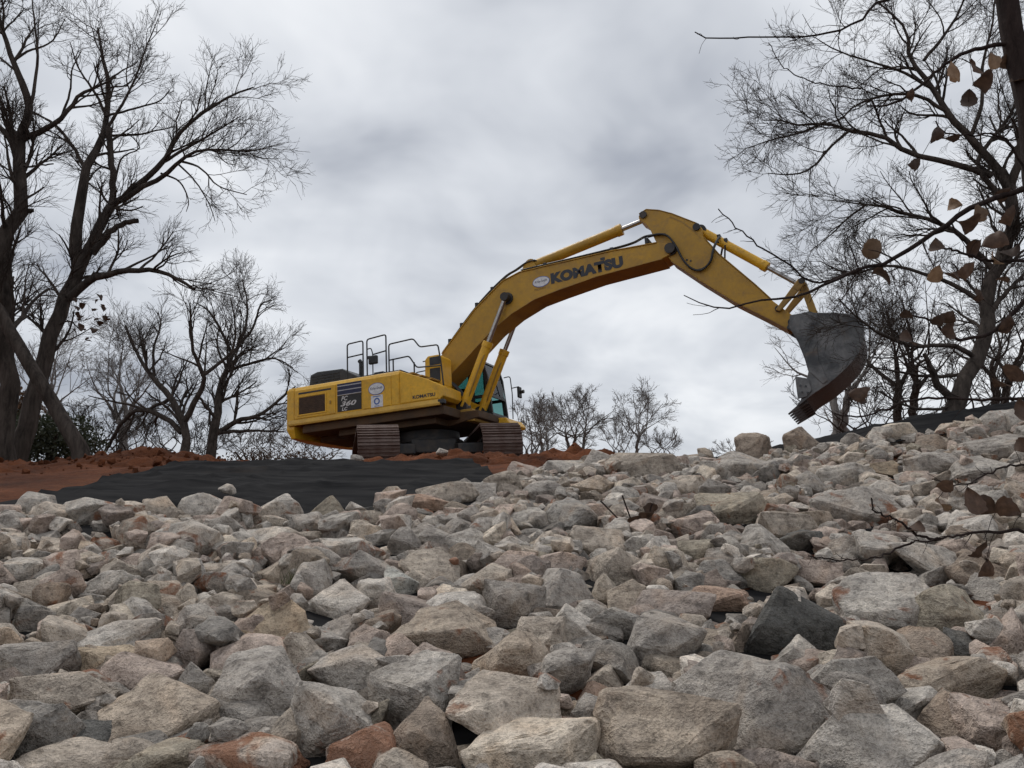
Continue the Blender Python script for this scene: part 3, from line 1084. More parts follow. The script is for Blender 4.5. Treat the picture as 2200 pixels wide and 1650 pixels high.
# clods of clay on the piles and round the tracks
cl = []
for k_ in range(420):
    if k_ < 240: x, y = rng.normal(-6.2, 1.6), rng.normal(12.6, 0.8)
    else: x, y = rng.uniform(-4.5, 3.2), rng.normal(15.2, 0.9)
    if x > -4.8 and y < 13: continue
    sz = 0.012 + 0.06 * rng.random() ** 3
    zz = float(ground(x, y))
    for (mx_, my_, rx_, ry_, h_) in ((-5.9, 13.4, 2.2, 1.6, .36), (-9.0, 12.2, 3., 2., .2), (-0.9, 15.2, 2.6, 1.2, .30), (1.25, 16., 1.6, 1.2, .42)):
        zz = max(zz, float(ground(x, y)) + h_ * max(0, 1 - math.hypot((x - mx_) / rx_, (y - my_) / ry_)) ** 1.15)
    cl.append((dict(rk=Rock(70000 + k_), A=np.eye(3) * sz, off=np.array([x, y, zz + 0.01]), rgb=np.zeros(3), stain=0.0), 2))
co_ = link('dirt_clods', rock_mesh('dirt_clods', cl))
co_.data.materials.clear(); co_.data.materials.append(M['soil'])
tag(co_, 'loose red clay clods on the dirt piles and round the tracks', 'dirt', kind='stuff')

# ------------------------------------------------------------------ excavator
EX = empty('excavator', (CX, CY, CZ))
EX.rotation_euler = (Matrix.Rotation(-TH, 3, 'Z') @ Matrix.Rotation(-PH, 3, 'Y')).to_euler()
tag(EX, 'yellow tracked excavator with raised boom and grey bucket on the dirt crest', 'excavator')

# ---- undercarriage: its own heading under the slewed upper body
TR = math.radians(127.1)
GAUGE, TLEN, SHOE_W, TR_R = 2.80, 4.90, 0.92, 0.47
rz = Matrix.Rotation(TR, 4, 'Z')


def under(o):
    o.matrix_parent_inverse = Matrix.Identity(4)
    o.matrix_local = rz @ o.matrix_local
    return o


mb = MB()
mb.box(-1.0, 1.0, -0.55, 0.55, 0.52, 0.86)
for sx in (-1, 1):
    for sy in (-1, 1):
        mb.prism([(sx * 0.5, 0.50), (sx * 1.55, 0.42), (sx * 1.55, 0.66), (sx * 0.5, 0.84)], sy * 0.5, sy * 1.12)
under(mb.build('undercarriage_frame', M['steel_dark'], EX, 0.03))
mb = MB().cyl((0, 0, 0.86), (0, 0, 1.13), 0.78, n=40)
mb.cyl((0, 0, 0.84), (0, 0, 0.92), 0.86, n=40)
mb.build('swing_ring', M['steel_dark'], EX, smooth=True)

sh = MB()
sh.box(-0.118, 0.118, -SHOE_W / 2, SHOE_W / 2, 0.0, 0.030)
for gx_, gh in ((-0.085, 0.045), (0.0, 0.032), (0.085, 0.032)):
    sh.prism([(gx_ - 0.016, 0.0301), (gx_ + 0.016, 0.0301), (gx_ + 0.010, 0.030 + gh), (gx_ - 0.010, 0.030 + gh)], -SHOE_W / 2, SHOE_W / 2)
sh.box(-0.10, 0.10, -0.19, -0.12, -0.075, -0.0005)
sh.box(-0.10, 0.10, 0.12, 0.19, -0.075, -0.0005)
shoe_me = sh.mesh('track_shoe', M['track'])
straight = TLEN - 2 * TR_R - 0.1
per = 2 * straight + 2 * math.pi * TR_R
NS = 50
for sy in (-1, 1):
    y0 = sy * GAUGE / 2
    fr_ = MB()
    fr_.prism([(-1.75, 0.30), (1.75, 0.30), (1.9, 0.45), (1.75, 0.70), (-1.75, 0.70), (-1.9, 0.45)], y0 - 0.17, y0 + 0.17)
    fr_.box(-2.1, -1.7, y0 - 0.13, y0 + 0.13, 0.42, 0.60)
    fr_.box(1.7, 2.1, y0 - 0.13, y0 + 0.13, 0.42, 0.60)
    track = under(fr_.build('track_frame', M['steel_dark'], EX, 0.02))
    for sx, nm_ in ((-1, 'idler_wheel'), (1, 'drive_sprocket')):
        w_ = MB()
        w_.cyl((sx * straight / 2, y0 - 0.10, 0.5), (sx * straight / 2, y0 + 0.10, 0.5), 0.385, n=28)
        w_.cyl((sx * straight / 2, y0 - 0.24, 0.5), (sx * straight / 2, y0 + 0.24, 0.5), 0.17, n=20)
        w_.build(nm_, M['steel_dark'], track, smooth=True)
    for k in range(7):
        xr = -1.5 + 0.5 * k
        MB().cyl((xr, y0 - 0.22, 0.20), (xr, y0 + 0.22, 0.20), 0.10, n=16).build('track_roller', M['steel_dark'], track, smooth=True)
    for k in range(2):
        MB().cyl((-0.7 + 1.4 * k, y0 - 0.2, 0.86), (-0.7 + 1.4 * k, y0 + 0.2, 0.86), 0.07, n=14).build('carrier_roller', M['steel_dark'], track, smooth=True)
    for k in range(NS):
        s = per * k / NS + 0.03
        zc_ = 0.5
        if s < straight:
            p_ = (-straight / 2 + s, zc_ - TR_R); ang = math.pi
        elif s < straight + math.pi * TR_R:
            a = (s - straight) / TR_R
            p_ = (straight / 2 + TR_R * math.sin(a), zc_ - TR_R * math.cos(a)); ang = math.pi - a
        elif s < 2 * straight + math.pi * TR_R:
            q_ = s - straight - math.pi * TR_R
            sag = 0.03 * math.sin(math.pi * q_ / straight)
            p_ = (straight / 2 - q_, zc_ + TR_R - sag); ang = 0
        else:
            a = (s - 2 * straight - math.pi * TR_R) / TR_R
            p_ = (-straight / 2 - TR_R * math.sin(a), zc_ + TR_R * math.cos(a)); ang = -a
        o = link('track_shoe', shoe_me, track)
        o.matrix_local = Matrix.Translation((p_[0], y0, p_[1])) @ Matrix.Rotation(ang, 4, 'Y')

# ---- revolving frame and counterweight
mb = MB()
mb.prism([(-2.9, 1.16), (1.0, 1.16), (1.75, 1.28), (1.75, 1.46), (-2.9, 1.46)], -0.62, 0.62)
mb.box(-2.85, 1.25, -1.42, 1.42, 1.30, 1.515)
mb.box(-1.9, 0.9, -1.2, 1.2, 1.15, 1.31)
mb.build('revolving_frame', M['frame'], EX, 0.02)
arc = []
for k in range(15):
    t = math.radians(-25.5 + 51 * k / 14)
    arc.append((-3.30 - 0.25 * (1 - (2 * k / 14 - 1) ** 2), 1.48 * (2 * k / 14 - 1)))
arc = [(-3.055, -1.495)] + arc + [(-3.055, 1.495)]
low = [(x * 0.97 if x < -3.1 else x, y * 0.96) for x, y in arc]
nA = len(arc)
cw = MB()
cw.add([(x, y, 1.19) for x, y in low] + [(x, y, 1.42) for x, y in arc] + [(x, y, 2.42) for x, y in arc] +
       [(x * 0.985 if x < -3.1 else x, y * 0.98, 2.50) for x, y in arc],
       [tuple(range(nA - 1, -1, -1)), tuple(range(3 * nA, 4 * nA))] +
       [(r * nA + i, r * nA + (i + 1) % nA, (r + 1) * nA + (i + 1) % nA, (r + 1) * nA + i) for r in range(3) for i in range(nA)])
cwo = cw.build('counterweight', M['yellow'], EX, 0.02)
# small lifting lugs on top
for y_ in (-0.8, 0.8):
    MB().tube([(-3.1, y_ - 0.1, 2.49), (-3.1, y_ - 0.08, 2.58), (-3.1, y_ + 0.08, 2.58), (-3.1, y_ + 0.1, 2.49)], 0.018).build('lifting_lug', M['yellow'], cwo)

# ---- bright lower sill of the deck
sill = MB()
sill.add([], [])
n0 = [(-1.47, 1.50), (-1.545, 1.50), (-1.555, 1.55), (-1.505, 1.655), (-1.47, 1.655)]
for s_ in (1, -1):
    v = [(-3.20, s_ * y, z) for y, z in n0] + [(1.22, s_ * y, z) for y, z in n0]
    k5 = 5
    sill.add(v, [tuple(range(k5)), tuple(range(2 * k5 - 1, k5 - 1, -1))] + [(i, i + k5, (i + 1) % k5 + k5, (i + 1) % k5) for i in range(k5)])
sill.build('deck_sill', M['sill'], EX, 0.006)

# ---- engine housing
eh = MB()
sec = [(-1.50, 1.645), (-1.50, 2.40), (-1.44, 2.505), (1.44, 2.505), (1.50, 2.40), (1.50, 1.645)]
v = [(-3.045, y, z) for y, z in sec] + [(0.10, y, z) for y, z in sec]
eh.add(v, [tuple(range(6)), tuple(range(11, 5, -1))] + [(i, i + 6, (i + 1) % 6 + 6, (i + 1) % 6) for i in range(6)])
house = eh.build('engine_housing', M['yellow'], EX, 0.018)


def side_panel(name, x0, x1, z0, z1, mat, parent, proud=0.012, y=-1.50, bev=0.006):
    return MB().box(x0, x1, y - proud, y - 0.0005, z0, z1).build(name, mat, parent, bev)


side_panel('access_door', -3.00, -1.76, 1.67, 2.40, M['yellow'], house, 0.016, bev=0.012)
side_panel('access_door', -0.93, -0.13, 1.67, 2.40, M['yellow'], house, 0.014, bev=0.012)
side_panel('access_door', -0.11, 0.08, 1.67, 2.40, M['yellow'], house, 0.010, bev=0.008)
gr = side_panel('grille', -2.88, -2.07, 1.77, 2.20, M['grille'], house, 0.020)
for k in range(9):
    MB().box(-2.86, -2.09, -1.528, -1.5205, 1.795 + k * 0.045, 1.812 + k * 0.045).build('grille_slat', M['grille'], gr)
fm = MB()
fm.box(-2.93, -2.885, -1.530, -1.5165, 1.73, 2.24); fm.box(-2.065, -2.02, -1.530, -1.5165, 1.73, 2.24)
fm.box(-2.884, -2.066, -1.530, -1.5165, 1.73, 1.765); fm.box(-2.884, -2.066, -1.530, -1.5165, 2.205, 2.24)
fm.build('grille_frame', M['yellow'], gr, 0.006)
side_panel('vent_slot', -2.90, -1.88, 2.285, 2.335, M['black'], house, 0.020)
hd = MB().box(-1.93, -1.88, -1.535, -1.5165, 1.93, 2.01)
hd.build('door_handle', M['yellow_old'], house, 0.006)
# livery panel: black model plate with silver / navy bands above
plate = side_panel('model_plate', -1.70, -0.985, 1.69, 2.095, M['panel_black'], house, 0.012)
for k, (za_, zb_, mt) in enumerate([(2.10, 2.118, 'silver'), (2.118, 2.215, 'navy'), (2.215, 2.237, 'silver'), (2.237, 2.325, 'navy'),
                                    (2.325, 2.350, 'silver'), (2.350, 2.398, 'navy')]):
    side_panel('livery_band', -1.70, -0.985, za_ + 0.001, zb_ - 0.001, M[mt], house, 0.012, bev=0)


def lettering(text, mat, parent, x, y, z, width, height, ang=0.0, shear=0.0, off=0.012, space=1.0):
    cu = bpy.data.curves.new('lettering', 'FONT')
    cu.body = text
    cu.size = 1.0
    cu.shear = shear
    cu.offset = off
    cu.space_character = space
    cu.extrude = 0.0
    t_ = bpy.data.objects.new('lettering_source', cu)
    COL.objects.link(t_)
    dg = bpy.context.evaluated_depsgraph_get()
    me = bpy.data.meshes.new_from_object(t_.evaluated_get(dg))
    bpy.data.objects.remove(t_)
    co = np.zeros(len(me.vertices) * 3); me.vertices.foreach_get('co', co); co = co.reshape(-1, 3)
    co[:, :2] -= co[:, :2].min(0)
    ext = co[:, :2].max(0)
    co[:, 0] *= width / ext[0]; co[:, 1] *= height / ext[1]
    ca, sa = math.cos(ang), math.sin(ang)
    out = np.stack([x + co[:, 0] * ca - co[:, 1] * sa, np.full(len(co), y), z + co[:, 0] * sa + co[:, 1] * ca], -1)
    me.vertices.foreach_set('co', out.ravel())
    me.update()
    me.materials.clear(); me.materials.append(mat)
    return link('lettering', me, parent)


lettering('PC', M['letter_white'], plate, -1.58, -1.5165, 1.955, 0.20, 0.115, 0, 0.28, 0.03)
lettering('360', M['letter_white'], plate, -1.60, -1.5165, 1.815, 0.47, 0.125, 0, 0.28, 0.03)
lettering('LC', M['letter_white'], plate, -1.56, -1.5165, 1.705, 0.17, 0.085, 0, 0.2, 0.03)


def disc(name, mat, parent, x, y, z, rx, rz_, ang=0, n_=36, th=0.006):
    mb_ = MB()
    ca, sa = math.cos(ang), math.sin(ang)
    ring = [(rx * math.cos(2 * math.pi * k / n_), rz_ * math.sin(2 * math.pi * k / n_)) for k in range(n_)]
    mb_.prism([(x + a * ca - b * sa, z + a * sa + b * ca) for a, b in ring], y, y - th)
    return mb_.build(name, mat, parent)


b_ = disc('oval_sticker_border', M['blue'], house, -0.54, -1.515, 2.125, 0.232, 0.150)
st = disc('oval_sticker', M['white'], house, -0.54, -1.5215, 2.125, 0.215, 0.135, th=0.003)
lettering('Kirby-Smith', M['navy'], st, -0.71, -1.5255, 2.09, 0.34, 0.085, 0, 0.1, 0.015)
sq = MB().box(-0.70, -0.36, -1.519, -1.5145, 1.67, 1.965).build('square_sticker', M['white'], house)
rg = MB()
for k in range(24):
    a0, a1 = 2 * math.pi * k / 24, 2 * math.pi * (k + 1) / 24
    rg.add([(-0.53 + r_ * math.cos(a_), -1.5205, 1.815 + r_ * math.sin(a_)) for r_, a_ in ((0.05, a0), (0.085, a0), (0.085, a1), (0.05, a1))], [(0, 1, 2, 3)])
rg.add([(-0.64, -1.5205, 1.925), (-0.42, -1.5205, 1.925), (-0.42, -1.5205, 1.945), (-0.64, -1.5205, 1.945)], [(0, 1, 2, 3)])
rg.add([(-0.60, -1.5205, 1.69), (-0.46, -1.5205, 1.69), (-0.46, -1.5205, 1.705), (-0.60, -1.5205, 1.705)], [(0, 1, 2, 3)])
rg.build('round_emblem', M['blue'], sq)

# ---- black engine hood with louvres
hp = [(-2.98, 2.507), (-1.25, 2.507), (-1.35, 2.62), (-1.92, 2.93), (-2.70, 2.96), (-2.92, 2.90)]
hood = MB().prism(hp, -1.02, 0.95).build('engine_hood', M['louvre'], EX, 0.03)
for r_ in range(4):
    for c_ in range(5):
        xa = -2.84 + c_ * 0.175
        za_ = 2.60 + r_ * 0.075
        MB().prism([(xa, za_), (xa + 0.15, za_), (xa + 0.15, za_ + 0.03), (xa, za_ + 0.03)], -1.036, -1.0205).build('louvre', M['black'], hood)
MB().cyl((-1.64, -0.55, 2.6), (-1.64, -0.55, 3.12), 0.065, n=16).cyl((-1.64, -0.55, 3.12), (-1.70, -0.55, 3.2), 0.055, n=16).build('exhaust_pipe', M['black'], EX, smooth=True)
# walkway plates and small box
MB().box(-1.2, 0.08, -1.40, -0.5, 2.507, 2.535).build('walkway_plate', M['black'], EX)
MB().box(-0.82, -0.55, -1.2, -0.9, 2.537, 2.63).build('filler_box', M['black'], EX, 0.01)

# ---- handrails
def rail(paths, y=-1.12, r=0.019):
    mb_ = MB()
    for p_ in paths:
        mb_.tube(round_path([(x, y if len(t_) == 2 else t_[2], z) for t_ in p_ for x, z in [t_[:2]]], 0.07), r, 8)
    return mb_.build('handrail', M['black'], EX, smooth=True)


rail([[(-1.67, 2.52), (-1.67, 3.51), (-1.19, 3.53), (-1.19, 2.52)], [(-1.67, 3.16), (-1.19, 3.18)]])
rail([[(-1.07, 2.52), (-1.07, 3.54), (-0.50, 3.58), (-0.50, 2.52)], [(-0.90, 3.12), (-0.50, 3.16)]])
rail([[(-0.42, 2.52), (-0.42, 3.31), (0.29, 3.34), (0.47, 3.10), (0.98, 3.08), (1.05, 2.62), (1.10, 2.05)],
      [(-0.42, 2.90), (0.16, 2.92), (0.37, 2.60), (1.06, 2.55)], [(0.30, 2.42), (0.30, 2.74)], [(-0.30, 2.52), (-0.30, 2.92)]])
rail([[(0.02, 2.35, -0.6), (0.02, 2.62, -0.6), (0.62, 2.64, -0.6)], [(0.30, 2.84, -0.7), (0.62, 2.86, -0.7)]], r=0.015)
mir = MB().tube(round_path([(-1.07, -1.12, 3.28), (-0.95, -1.12, 3.30), (-0.90, -1.12, 3.15), (-0.90, -1.12, 2.52)], 0.06), 0.015, 8).build('mirror_arm', M['black'], EX, smooth=True)
MB().box(-0.99, -0.74, -1.20, -1.10, 2.86, 3.08).build('mirror_head', M['black'], mir, 0.03)
MB().box(-1.07, -0.96, -1.14, -1.10, 3.02, 3.10).build('mirror_bracket', M['black'], mir, 0.01)

# ---- right front tool box with sloping top, steps
tb = MB().prism([(0.105, 1.655), (1.20, 1.655), (1.30, 1.72), (1.30, 1.94), (0.86, 2.18), (0.16, 2.46), (0.105, 2.46)], -1.495, -0.62).build('tool_box', M['yellow'], EX, 0.02)
side_panel('box_door', 0.16, 0.42, 1.68, 2.10, M['yellow'], tb, 0.010, y=-1.495)
side_panel('box_door', 0.45, 1.15, 1.68, 1.93, M['yellow'], tb, 0.012, y=-1.495)
lettering('KOMATSU', M['ink'], tb, 0.47, -1.5115, 1.735, 0.62, 0.085, 0.0, 0.0, 0.04)
for k, (xa, za_) in enumerate([(0.30, 2.41), (0.55, 2.31), (0.82, 2.20)]):
    MB().box(xa - 0.05, xa + 0.13, -1.40, -0.75, za_ - 0.02, za_ + 0.018).build('step_tread', M['yellow_old'], tb, 0.006)
MB().box(1.16, 1.32, -1.545, -1.40, 1.53, 1.64).build('front_lamp', M['black'], EX, 0.02)
ac = MB().prism([(0.52, 2.10), (1.00, 2.10), (1.00, 2.80), (0.92, 2.87), (0.62, 2.87), (0.54, 2.78)], -1.02, -0.50).build('air_cleaner_box', M['yellow'], EX, 0.03)
side_panel('vent_panel', 0.68, 0.97, 2.62, 2.82, M['black'], ac, 0.012, y=-1.02)
side_panel('vent_panel', 0.68, 0.97, 2.20, 2.54, M['black'], ac, 0.012, y=-1.02)

# ---- boom
boom_prof = [(0.12, 1.92), (0.69, 2.34), (1.68, 3.13), (2.09, 3.46), (2.64, 3.78), (3.27, 4.03), (3.88, 4.14), (4.85, 4.29), (6.44, 4.40),
             (6.62, 4.46), (6.70, 4.60), (6.62, 4.74), (6.34, 4.80), (5.27, 4.83), (3.66, 4.80), (2.90, 4.78), (2.43, 4.64), (1.65, 4.07), (0.65, 3.06),
             (0.05, 2.36), (-0.02, 2.10)]
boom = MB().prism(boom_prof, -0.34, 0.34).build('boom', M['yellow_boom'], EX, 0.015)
# cover plate edges along the top and bottom
def strip(pts, w, t_, off):
    mb_ = MB()
    a_ = np.array(pts)
    nrm = []
    for i in range(len(a_)):
        d_ = a_[min(i + 1, len(a_) - 1)] - a_[max(i - 1, 0)]
        d_ /= np.linalg.norm(d_)
        nrm.append((-d_[1], d_[0]))
    nrm = np.array(nrm)
    o1 = a_ + nrm * off; o2 = a_ + nrm * (off + t_)
    mb_.prism([tuple(q) for q in o1] + [tuple(q) for q in o2[::-1]], -w, w)
    return mb_


strip([(0.65, 3.06), (1.65, 4.07), (2.43, 4.64), (2.90, 4.78), (3.66, 4.80), (5.27, 4.83), (6.34, 4.80)], 0.365, 0.022, -0.004).build('top_plate', M['yellow_boom'], boom, 0.004)
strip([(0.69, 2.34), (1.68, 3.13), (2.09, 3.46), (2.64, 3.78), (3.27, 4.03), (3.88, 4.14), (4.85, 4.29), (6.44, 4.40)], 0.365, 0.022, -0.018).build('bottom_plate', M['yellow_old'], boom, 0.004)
kt = lettering('KOMATSU', M['ink'], boom, 3.71, -0.345, 4.315, 1.82, 0.275, math.atan2(0.08, 1.86), 0.0, 0.075, 1.08)
MB().box(4.98, 5.09, -0.347, -0.3402, 4.655, 4.72).build('lettering_accent', M['ink'], boom)
disc('oval_sticker_border', M['blue'], boom, 3.45, -0.3405, 4.43, 0.225, 0.135, 0.04)
so = disc('oval_sticker', M['white'], boom, 3.45, -0.3470, 4.43, 0.21, 0.12, 0.04, th=0.003)
lettering('Kirby-Smith', M['navy'], so, 3.29, -0.351, 4.39, 0.32, 0.08, 0.04, 0.1, 0.015)
lettering('MACHINERY', M['grille'], boom, 3.27, -0.3415, 4.225, 0.30, 0.05, 0.04, 0.0, 0.0)
MB().cyl((0.22, -0.5, 2.15), (0.22, 0.5, 2.15), 0.13, n=20).build('boom_pin', M['steel_dark'], boom, smooth=True)
MB().cyl((6.64, -0.40, 4.60), (6.64, 0.40, 4.60), 0.12, n=20).build('boom_pin', M['steel_dark'], boom, smooth=True)
MB().cyl((2.54, -0.52, 4.17), (2.54, 0.52, 4.17), 0.085, n=18).cyl((2.54, -0.385, 4.17), (2.54, -0.342, 4.17), 0.15, n=20).build('cylinder_pin', M['steel_dark'], boom, smooth=True)

# hydraulic pipes along the boom top
pts = [(0.60, 3.14), (1.62, 4.18), (2.38, 4.76), (2.75, 4.92), (3.05, 5.05), (3.28, 5.06)]
hp_ = MB()
for k, y_ in enumerate((-0.22, -0.13, 0.13, 0.22)):
    hp_.tube(smooth_path([(x, y_, z + 0.02 * (k % 2)) for x, z in pts], 5), 0.018, 6)
hp_.build('hydraulic_pipe', M['rubber'], boom, smooth=True)
hp_ = MB()
for y_ in (-0.27, -0.20, 0.27):
    hp_.tube(smooth_path([(2.9, y_, 4.86), (3.7, y_, 4.88), (5.2, y_, 4.92), (5.75, y_, 4.96), (6.05, y_, 5.05), (6.3, y_, 5.04), (6.55, y_, 5.0)], 5), 0.017, 6)
hp_.build('hydraulic_pipe', M['rubber'], boom, smooth=True)
for x, z in ((0.85, 3.36), (1.2, 3.72), (1.65, 4.17), (2.1, 4.5), (3.55, 4.84), (5.25, 4.87), (6.1, 4.92)):
    MB().box(x - 0.04, x + 0.04, -0.30, 0.30, z - 0.06, z + 0.075).build('pipe_clamp', M['black'], boom, 0.008)

# cylinders
def cylinder(name, a, b, split, r_b, r_r, mat):
    """barrel from a towards b until split, polished rod the rest of the way"""
    a, b = Vector(a), Vector(b)
    d_ = (b - a).normalized()
    m_ = a + (b - a) * split
    mb_ = MB().cyl(a, m_, r_b, n=22)
    mb_.cyl(m_ - d_ * 0.12, m_ + d_ * 0.02, r_b * 1.12, n=22)
    o_ = mb_.build(name, mat, EX, 0.006, smooth=True)
    side = Vector((0, 1, 0))
    MB().cyl(m_ + d_ * 0.021, b, r_r, n=18).build('piston_rod', M['chrome'], o_, smooth=True)
    for p_, h_, r_ in ((a, r_b * 0.95, r_b * 1.25), (b, r_r * 1.6, r_r * 1.9)):
        MB().cyl(p_ - side * h_, p_ + side * h_, r_, n=18).build('cylinder_eye', M['steel_dark'] if name != 'arm_cylinder' else M['yellow_old'], o_, smooth=True)
    return o_


for s_ in (-1, 1):
    c_ = cylinder('boom_cylinder', (1.27, s_ * 0.47, 1.60), (2.54, s_ * 0.47, 4.17), 0.585, 0.118, 0.056, M['yellow'])
    MB().tube(smooth_path([(1.42, s_ * 0.47 - 0.05, 1.75), (1.62, s_ * 0.47 - 0.12, 2.1), (1.86, s_ * 0.47 - 0.12, 2.62), (1.98, s_ * 0.47 - 0.04, 2.9)], 4), 0.018, 6).build('cylinder_hose', M['yellow_old'], c_, smooth=True)
cylinder('arm_cylinder', (3.10, 0, 5.00), (6.07, 0, 5.57), 0.79, 0.128, 0.058, M['yellow_boom'])
mb = MB()
for y_ in (-0.17, 0.17):
    mb.prism([(2.85, 4.79), (3.35, 4.80), (3.2, 5.06), (3.05, 5.09), (2.96, 5.02)], y_ - 0.025, y_ + 0.025)
mb.build('cylinder_bracket', M['yellow_boom'], boom, 0.01)

# ---- arm
arm_prof = [(5.97, 5.47), (5.96, 5.57), (6.02, 5.66), (6.16, 5.69), (6.45, 5.60), (6.74, 5.45), (7.28, 5.09), (7.38, 4.97), (7.37, 4.78), (7.69, 4.26), (8.38, 3.42),
            (8.66, 3.05), (8.86, 2.83), (9.06, 2.62), (9.11, 2.47), (9.03, 2.37), (8.94, 2.34), (8.79, 2.46), (8.58, 2.63), (7.91, 3.14), (7.22, 3.76), (6.62, 4.34),
            (6.48, 4.52), (6.30, 4.90), (6.20, 5.20), (6.08, 5.38)]
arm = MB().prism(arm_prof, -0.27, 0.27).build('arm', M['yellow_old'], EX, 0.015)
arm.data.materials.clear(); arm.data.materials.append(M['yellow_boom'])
strip([(5.98, 5.62), (6.16, 5.69), (6.45, 5.60), (6.74, 5.45), (7.28, 5.09)], 0.285, 0.02, -0.004).build('top_plate', M['yellow_old'], arm, 0.004)
strip([(6.62, 4.34), (7.22, 3.76), (7.91, 3.14), (8.58, 2.63), (8.94, 2.34)], 0.285, 0.02, -0.016).build('bottom_plate', M['yellow_old'], arm, 0.004)
strip([(7.40, 4.73), (7.69, 4.27), (8.38, 3.43), (8.66, 3.06)], 0.285, 0.02, -0.004).build('top_plate', M['yellow_old'], arm, 0.004)
strip([(6.70, 5.40), (6.98, 5.20), (7.2, 4.95), (7.34, 4.74)], 0.276, 0.03, -0.03).build('weld_seam', M['yellow_old'], arm)
for x, z, r_ in ((6.08, 5.57, 0.085), (7.27, 5.00, 0.085), (6.64, 4.60, 0.15), (8.80, 2.80, 0.07), (9.04, 2.46, 0.085)):
    MB().cyl((x, -0.32, z), (x, 0.32, z), r_, n=20).build('arm_pin', M['steel_dark'], arm, smooth=True)
for x, z in ((6.98, 4.28), (7.06, 4.24)):
    MB().cyl((x, -0.285, z), (x, -0.265, z), 0.022, n=10).build('grease_port', M['black'], arm)
# hose loop from boom tip over the arm side
mb = MB()
for k, (y_, r_) in enumerate(((-0.345, 0.024), (-0.31, 0.024))):
    mb.tube(smooth_path([(6.15, y_, 5.0), (6.42, y_, 5.0), (6.62, y_ - 0.02, 4.90), (6.78, y_ - 0.03, 4.62), (6.92, y_ - 0.02, 4.25), (7.10, y_, 4.02), (7.30, y_, 3.96 + 0.03 * k),
                         (7.50, y_, 4.12), (7.60, y_, 4.40), (7.68, y_ + 0.12, 4.62), (7.72, y_ + 0.22, 4.72)], 5), r_, 7)
mb.tube(smooth_path([(6.55, 0.30, 5.0), (6.8, 0.36, 4.7), (7.0, 0.36, 4.3), (7.5, 0.34, 4.2), (7.74, 0.2, 4.65)], 5), 0.024, 7)
mb.build('hydraulic_hose', M['rubber'], arm, smooth=True)
MB().tube([(7.78, -0.12, 4.14), (7.80, -0.10, 4.35), (7.83, -0.06, 4.62)], 0.02, 7).build('hydraulic_hose', M['rubber'], arm, smooth=True)

# bucket cylinder and linkage
bc = cylinder('bucket_cylinder', (7.31, 0, 4.99), (9.32, 0, 3.28), 0.66, 0.105, 0.05, M['yellow'])
MB().box(7.66, 7.74, -0.10, 0.10, 4.60, 4.80).box(7.80, 7.88, -0.10, 0.10, 4.49, 4.68).build('hose_clamp', M['black'], bc, 0.01)
for y_ in (-0.33, 0.33):
    MB().prism([(8.74, 2.77), (8.83, 2.72), (9.41, 3.24), (9.38, 3.36), (9.27, 3.36)], y_ - 0.035, y_ + 0.035).build('bucket_lever', M['yellow_old'], EX, 0.02)
MB().prism([(9.26, 3.33), (9.41, 3.33), (9.58, 2.50), (9.52, 2.42), (9.42, 2.50)], -0.15, 0.15).build('bucket_link', M['yellow_old'], EX, 0.02)
MB().cyl((9.34, -0.38, 3.30), (9.34, 0.38, 3.30), 0.065, n=16).build('link_pin', M['steel_dark'], EX, smooth=True)

# ---- bucket: side cheeks, wrapped shell, mount ears, lip and teeth
back = smooth_path([(10.02, 2.34), (10.24, 2.25), (10.37, 2.04), (10.38, 1.80), (10.28, 1.54), (10.08, 1.30), (9.68, 0.99), (9.30, 0.78), (9.02, 0.60)], 4)
side = [(9.06, 2.46), (9.35, 2.47), (9.71, 2.40)] + [tuple(q) for q in back] + [(9.16, 0.90), (9.28, 1.25), (9.24, 1.52), (9.16, 1.87), (9.03, 2.20)]
BW = 0.84
bk = MB()
outer = [tuple(q) for q in back]
tn = np.gradient(back, axis=0); tn /= np.linalg.norm(tn, axis=1)[:, None]
inner = [tuple(q) for q in back + 0.045 * np.stack([tn[:, 1], -tn[:, 0]], -1)]
bk.prism(outer + inner[::-1], -BW, BW)
bucket = bk.build('bucket', M['bucket_rust'], EX, 0.006)
for s_ in (-1, 1):
    MB().prism(side, s_ * (BW + 0.001), s_ * (BW + 0.032)).build('bucket_side', M['bucket'], bucket, 0.006)
    MB().prism([(9.03, 2.25), (9.20, 2.44), (9.58, 2.38), (9.52, 1.93), (9.50, 1.45), (9.63, 1.02), (9.52, 0.96), (9.30, 1.25), (9.26, 1.52), (9.18, 1.87)],
               s_ * (BW + 0.033), s_ * (BW + 0.055)).build('wear_plate', M['bucket'], bucket, 0.008)
    MB().prism([(9.02, 1.18), (9.27, 1.10), (9.30, 0.86), (9.18, 0.74), (9.02, 0.72)], s_ * (BW + 0.056), s_ * (BW + 0.085)).build('side_cutter', M['bucket'], bucket, 0.006)
    MB().prism([(8.92, 2.34), (9.06, 2.58), (9.42, 2.62), (9.62, 2.50), (9.70, 2.38), (9.2, 2.1)], s_ * 0.30, s_ * 0.36).build('mount_ear', M['bucket_dark'], bucket, 0.01)
for x, z in ((9.10, 0.98), (9.20, 0.95), (9.12, 0.84), (9.22, 0.82)):
    MB().cyl((x, -BW - 0.10, z), (x, -BW - 0.0855, z), 0.022, n=8).build('cutter_bolt', M['bucket_dark'], bucket)
bk = MB().prism([(9.12, 2.44), (9.35, 2.475), (9.71, 2.405), (10.08, 2.335), (10.06, 2.29), (9.70, 2.36), (9.35, 2.43), (9.12, 2.40)], -BW, BW)
bk.build('bucket_top', M['bucket_dark'], bucket, 0.006)
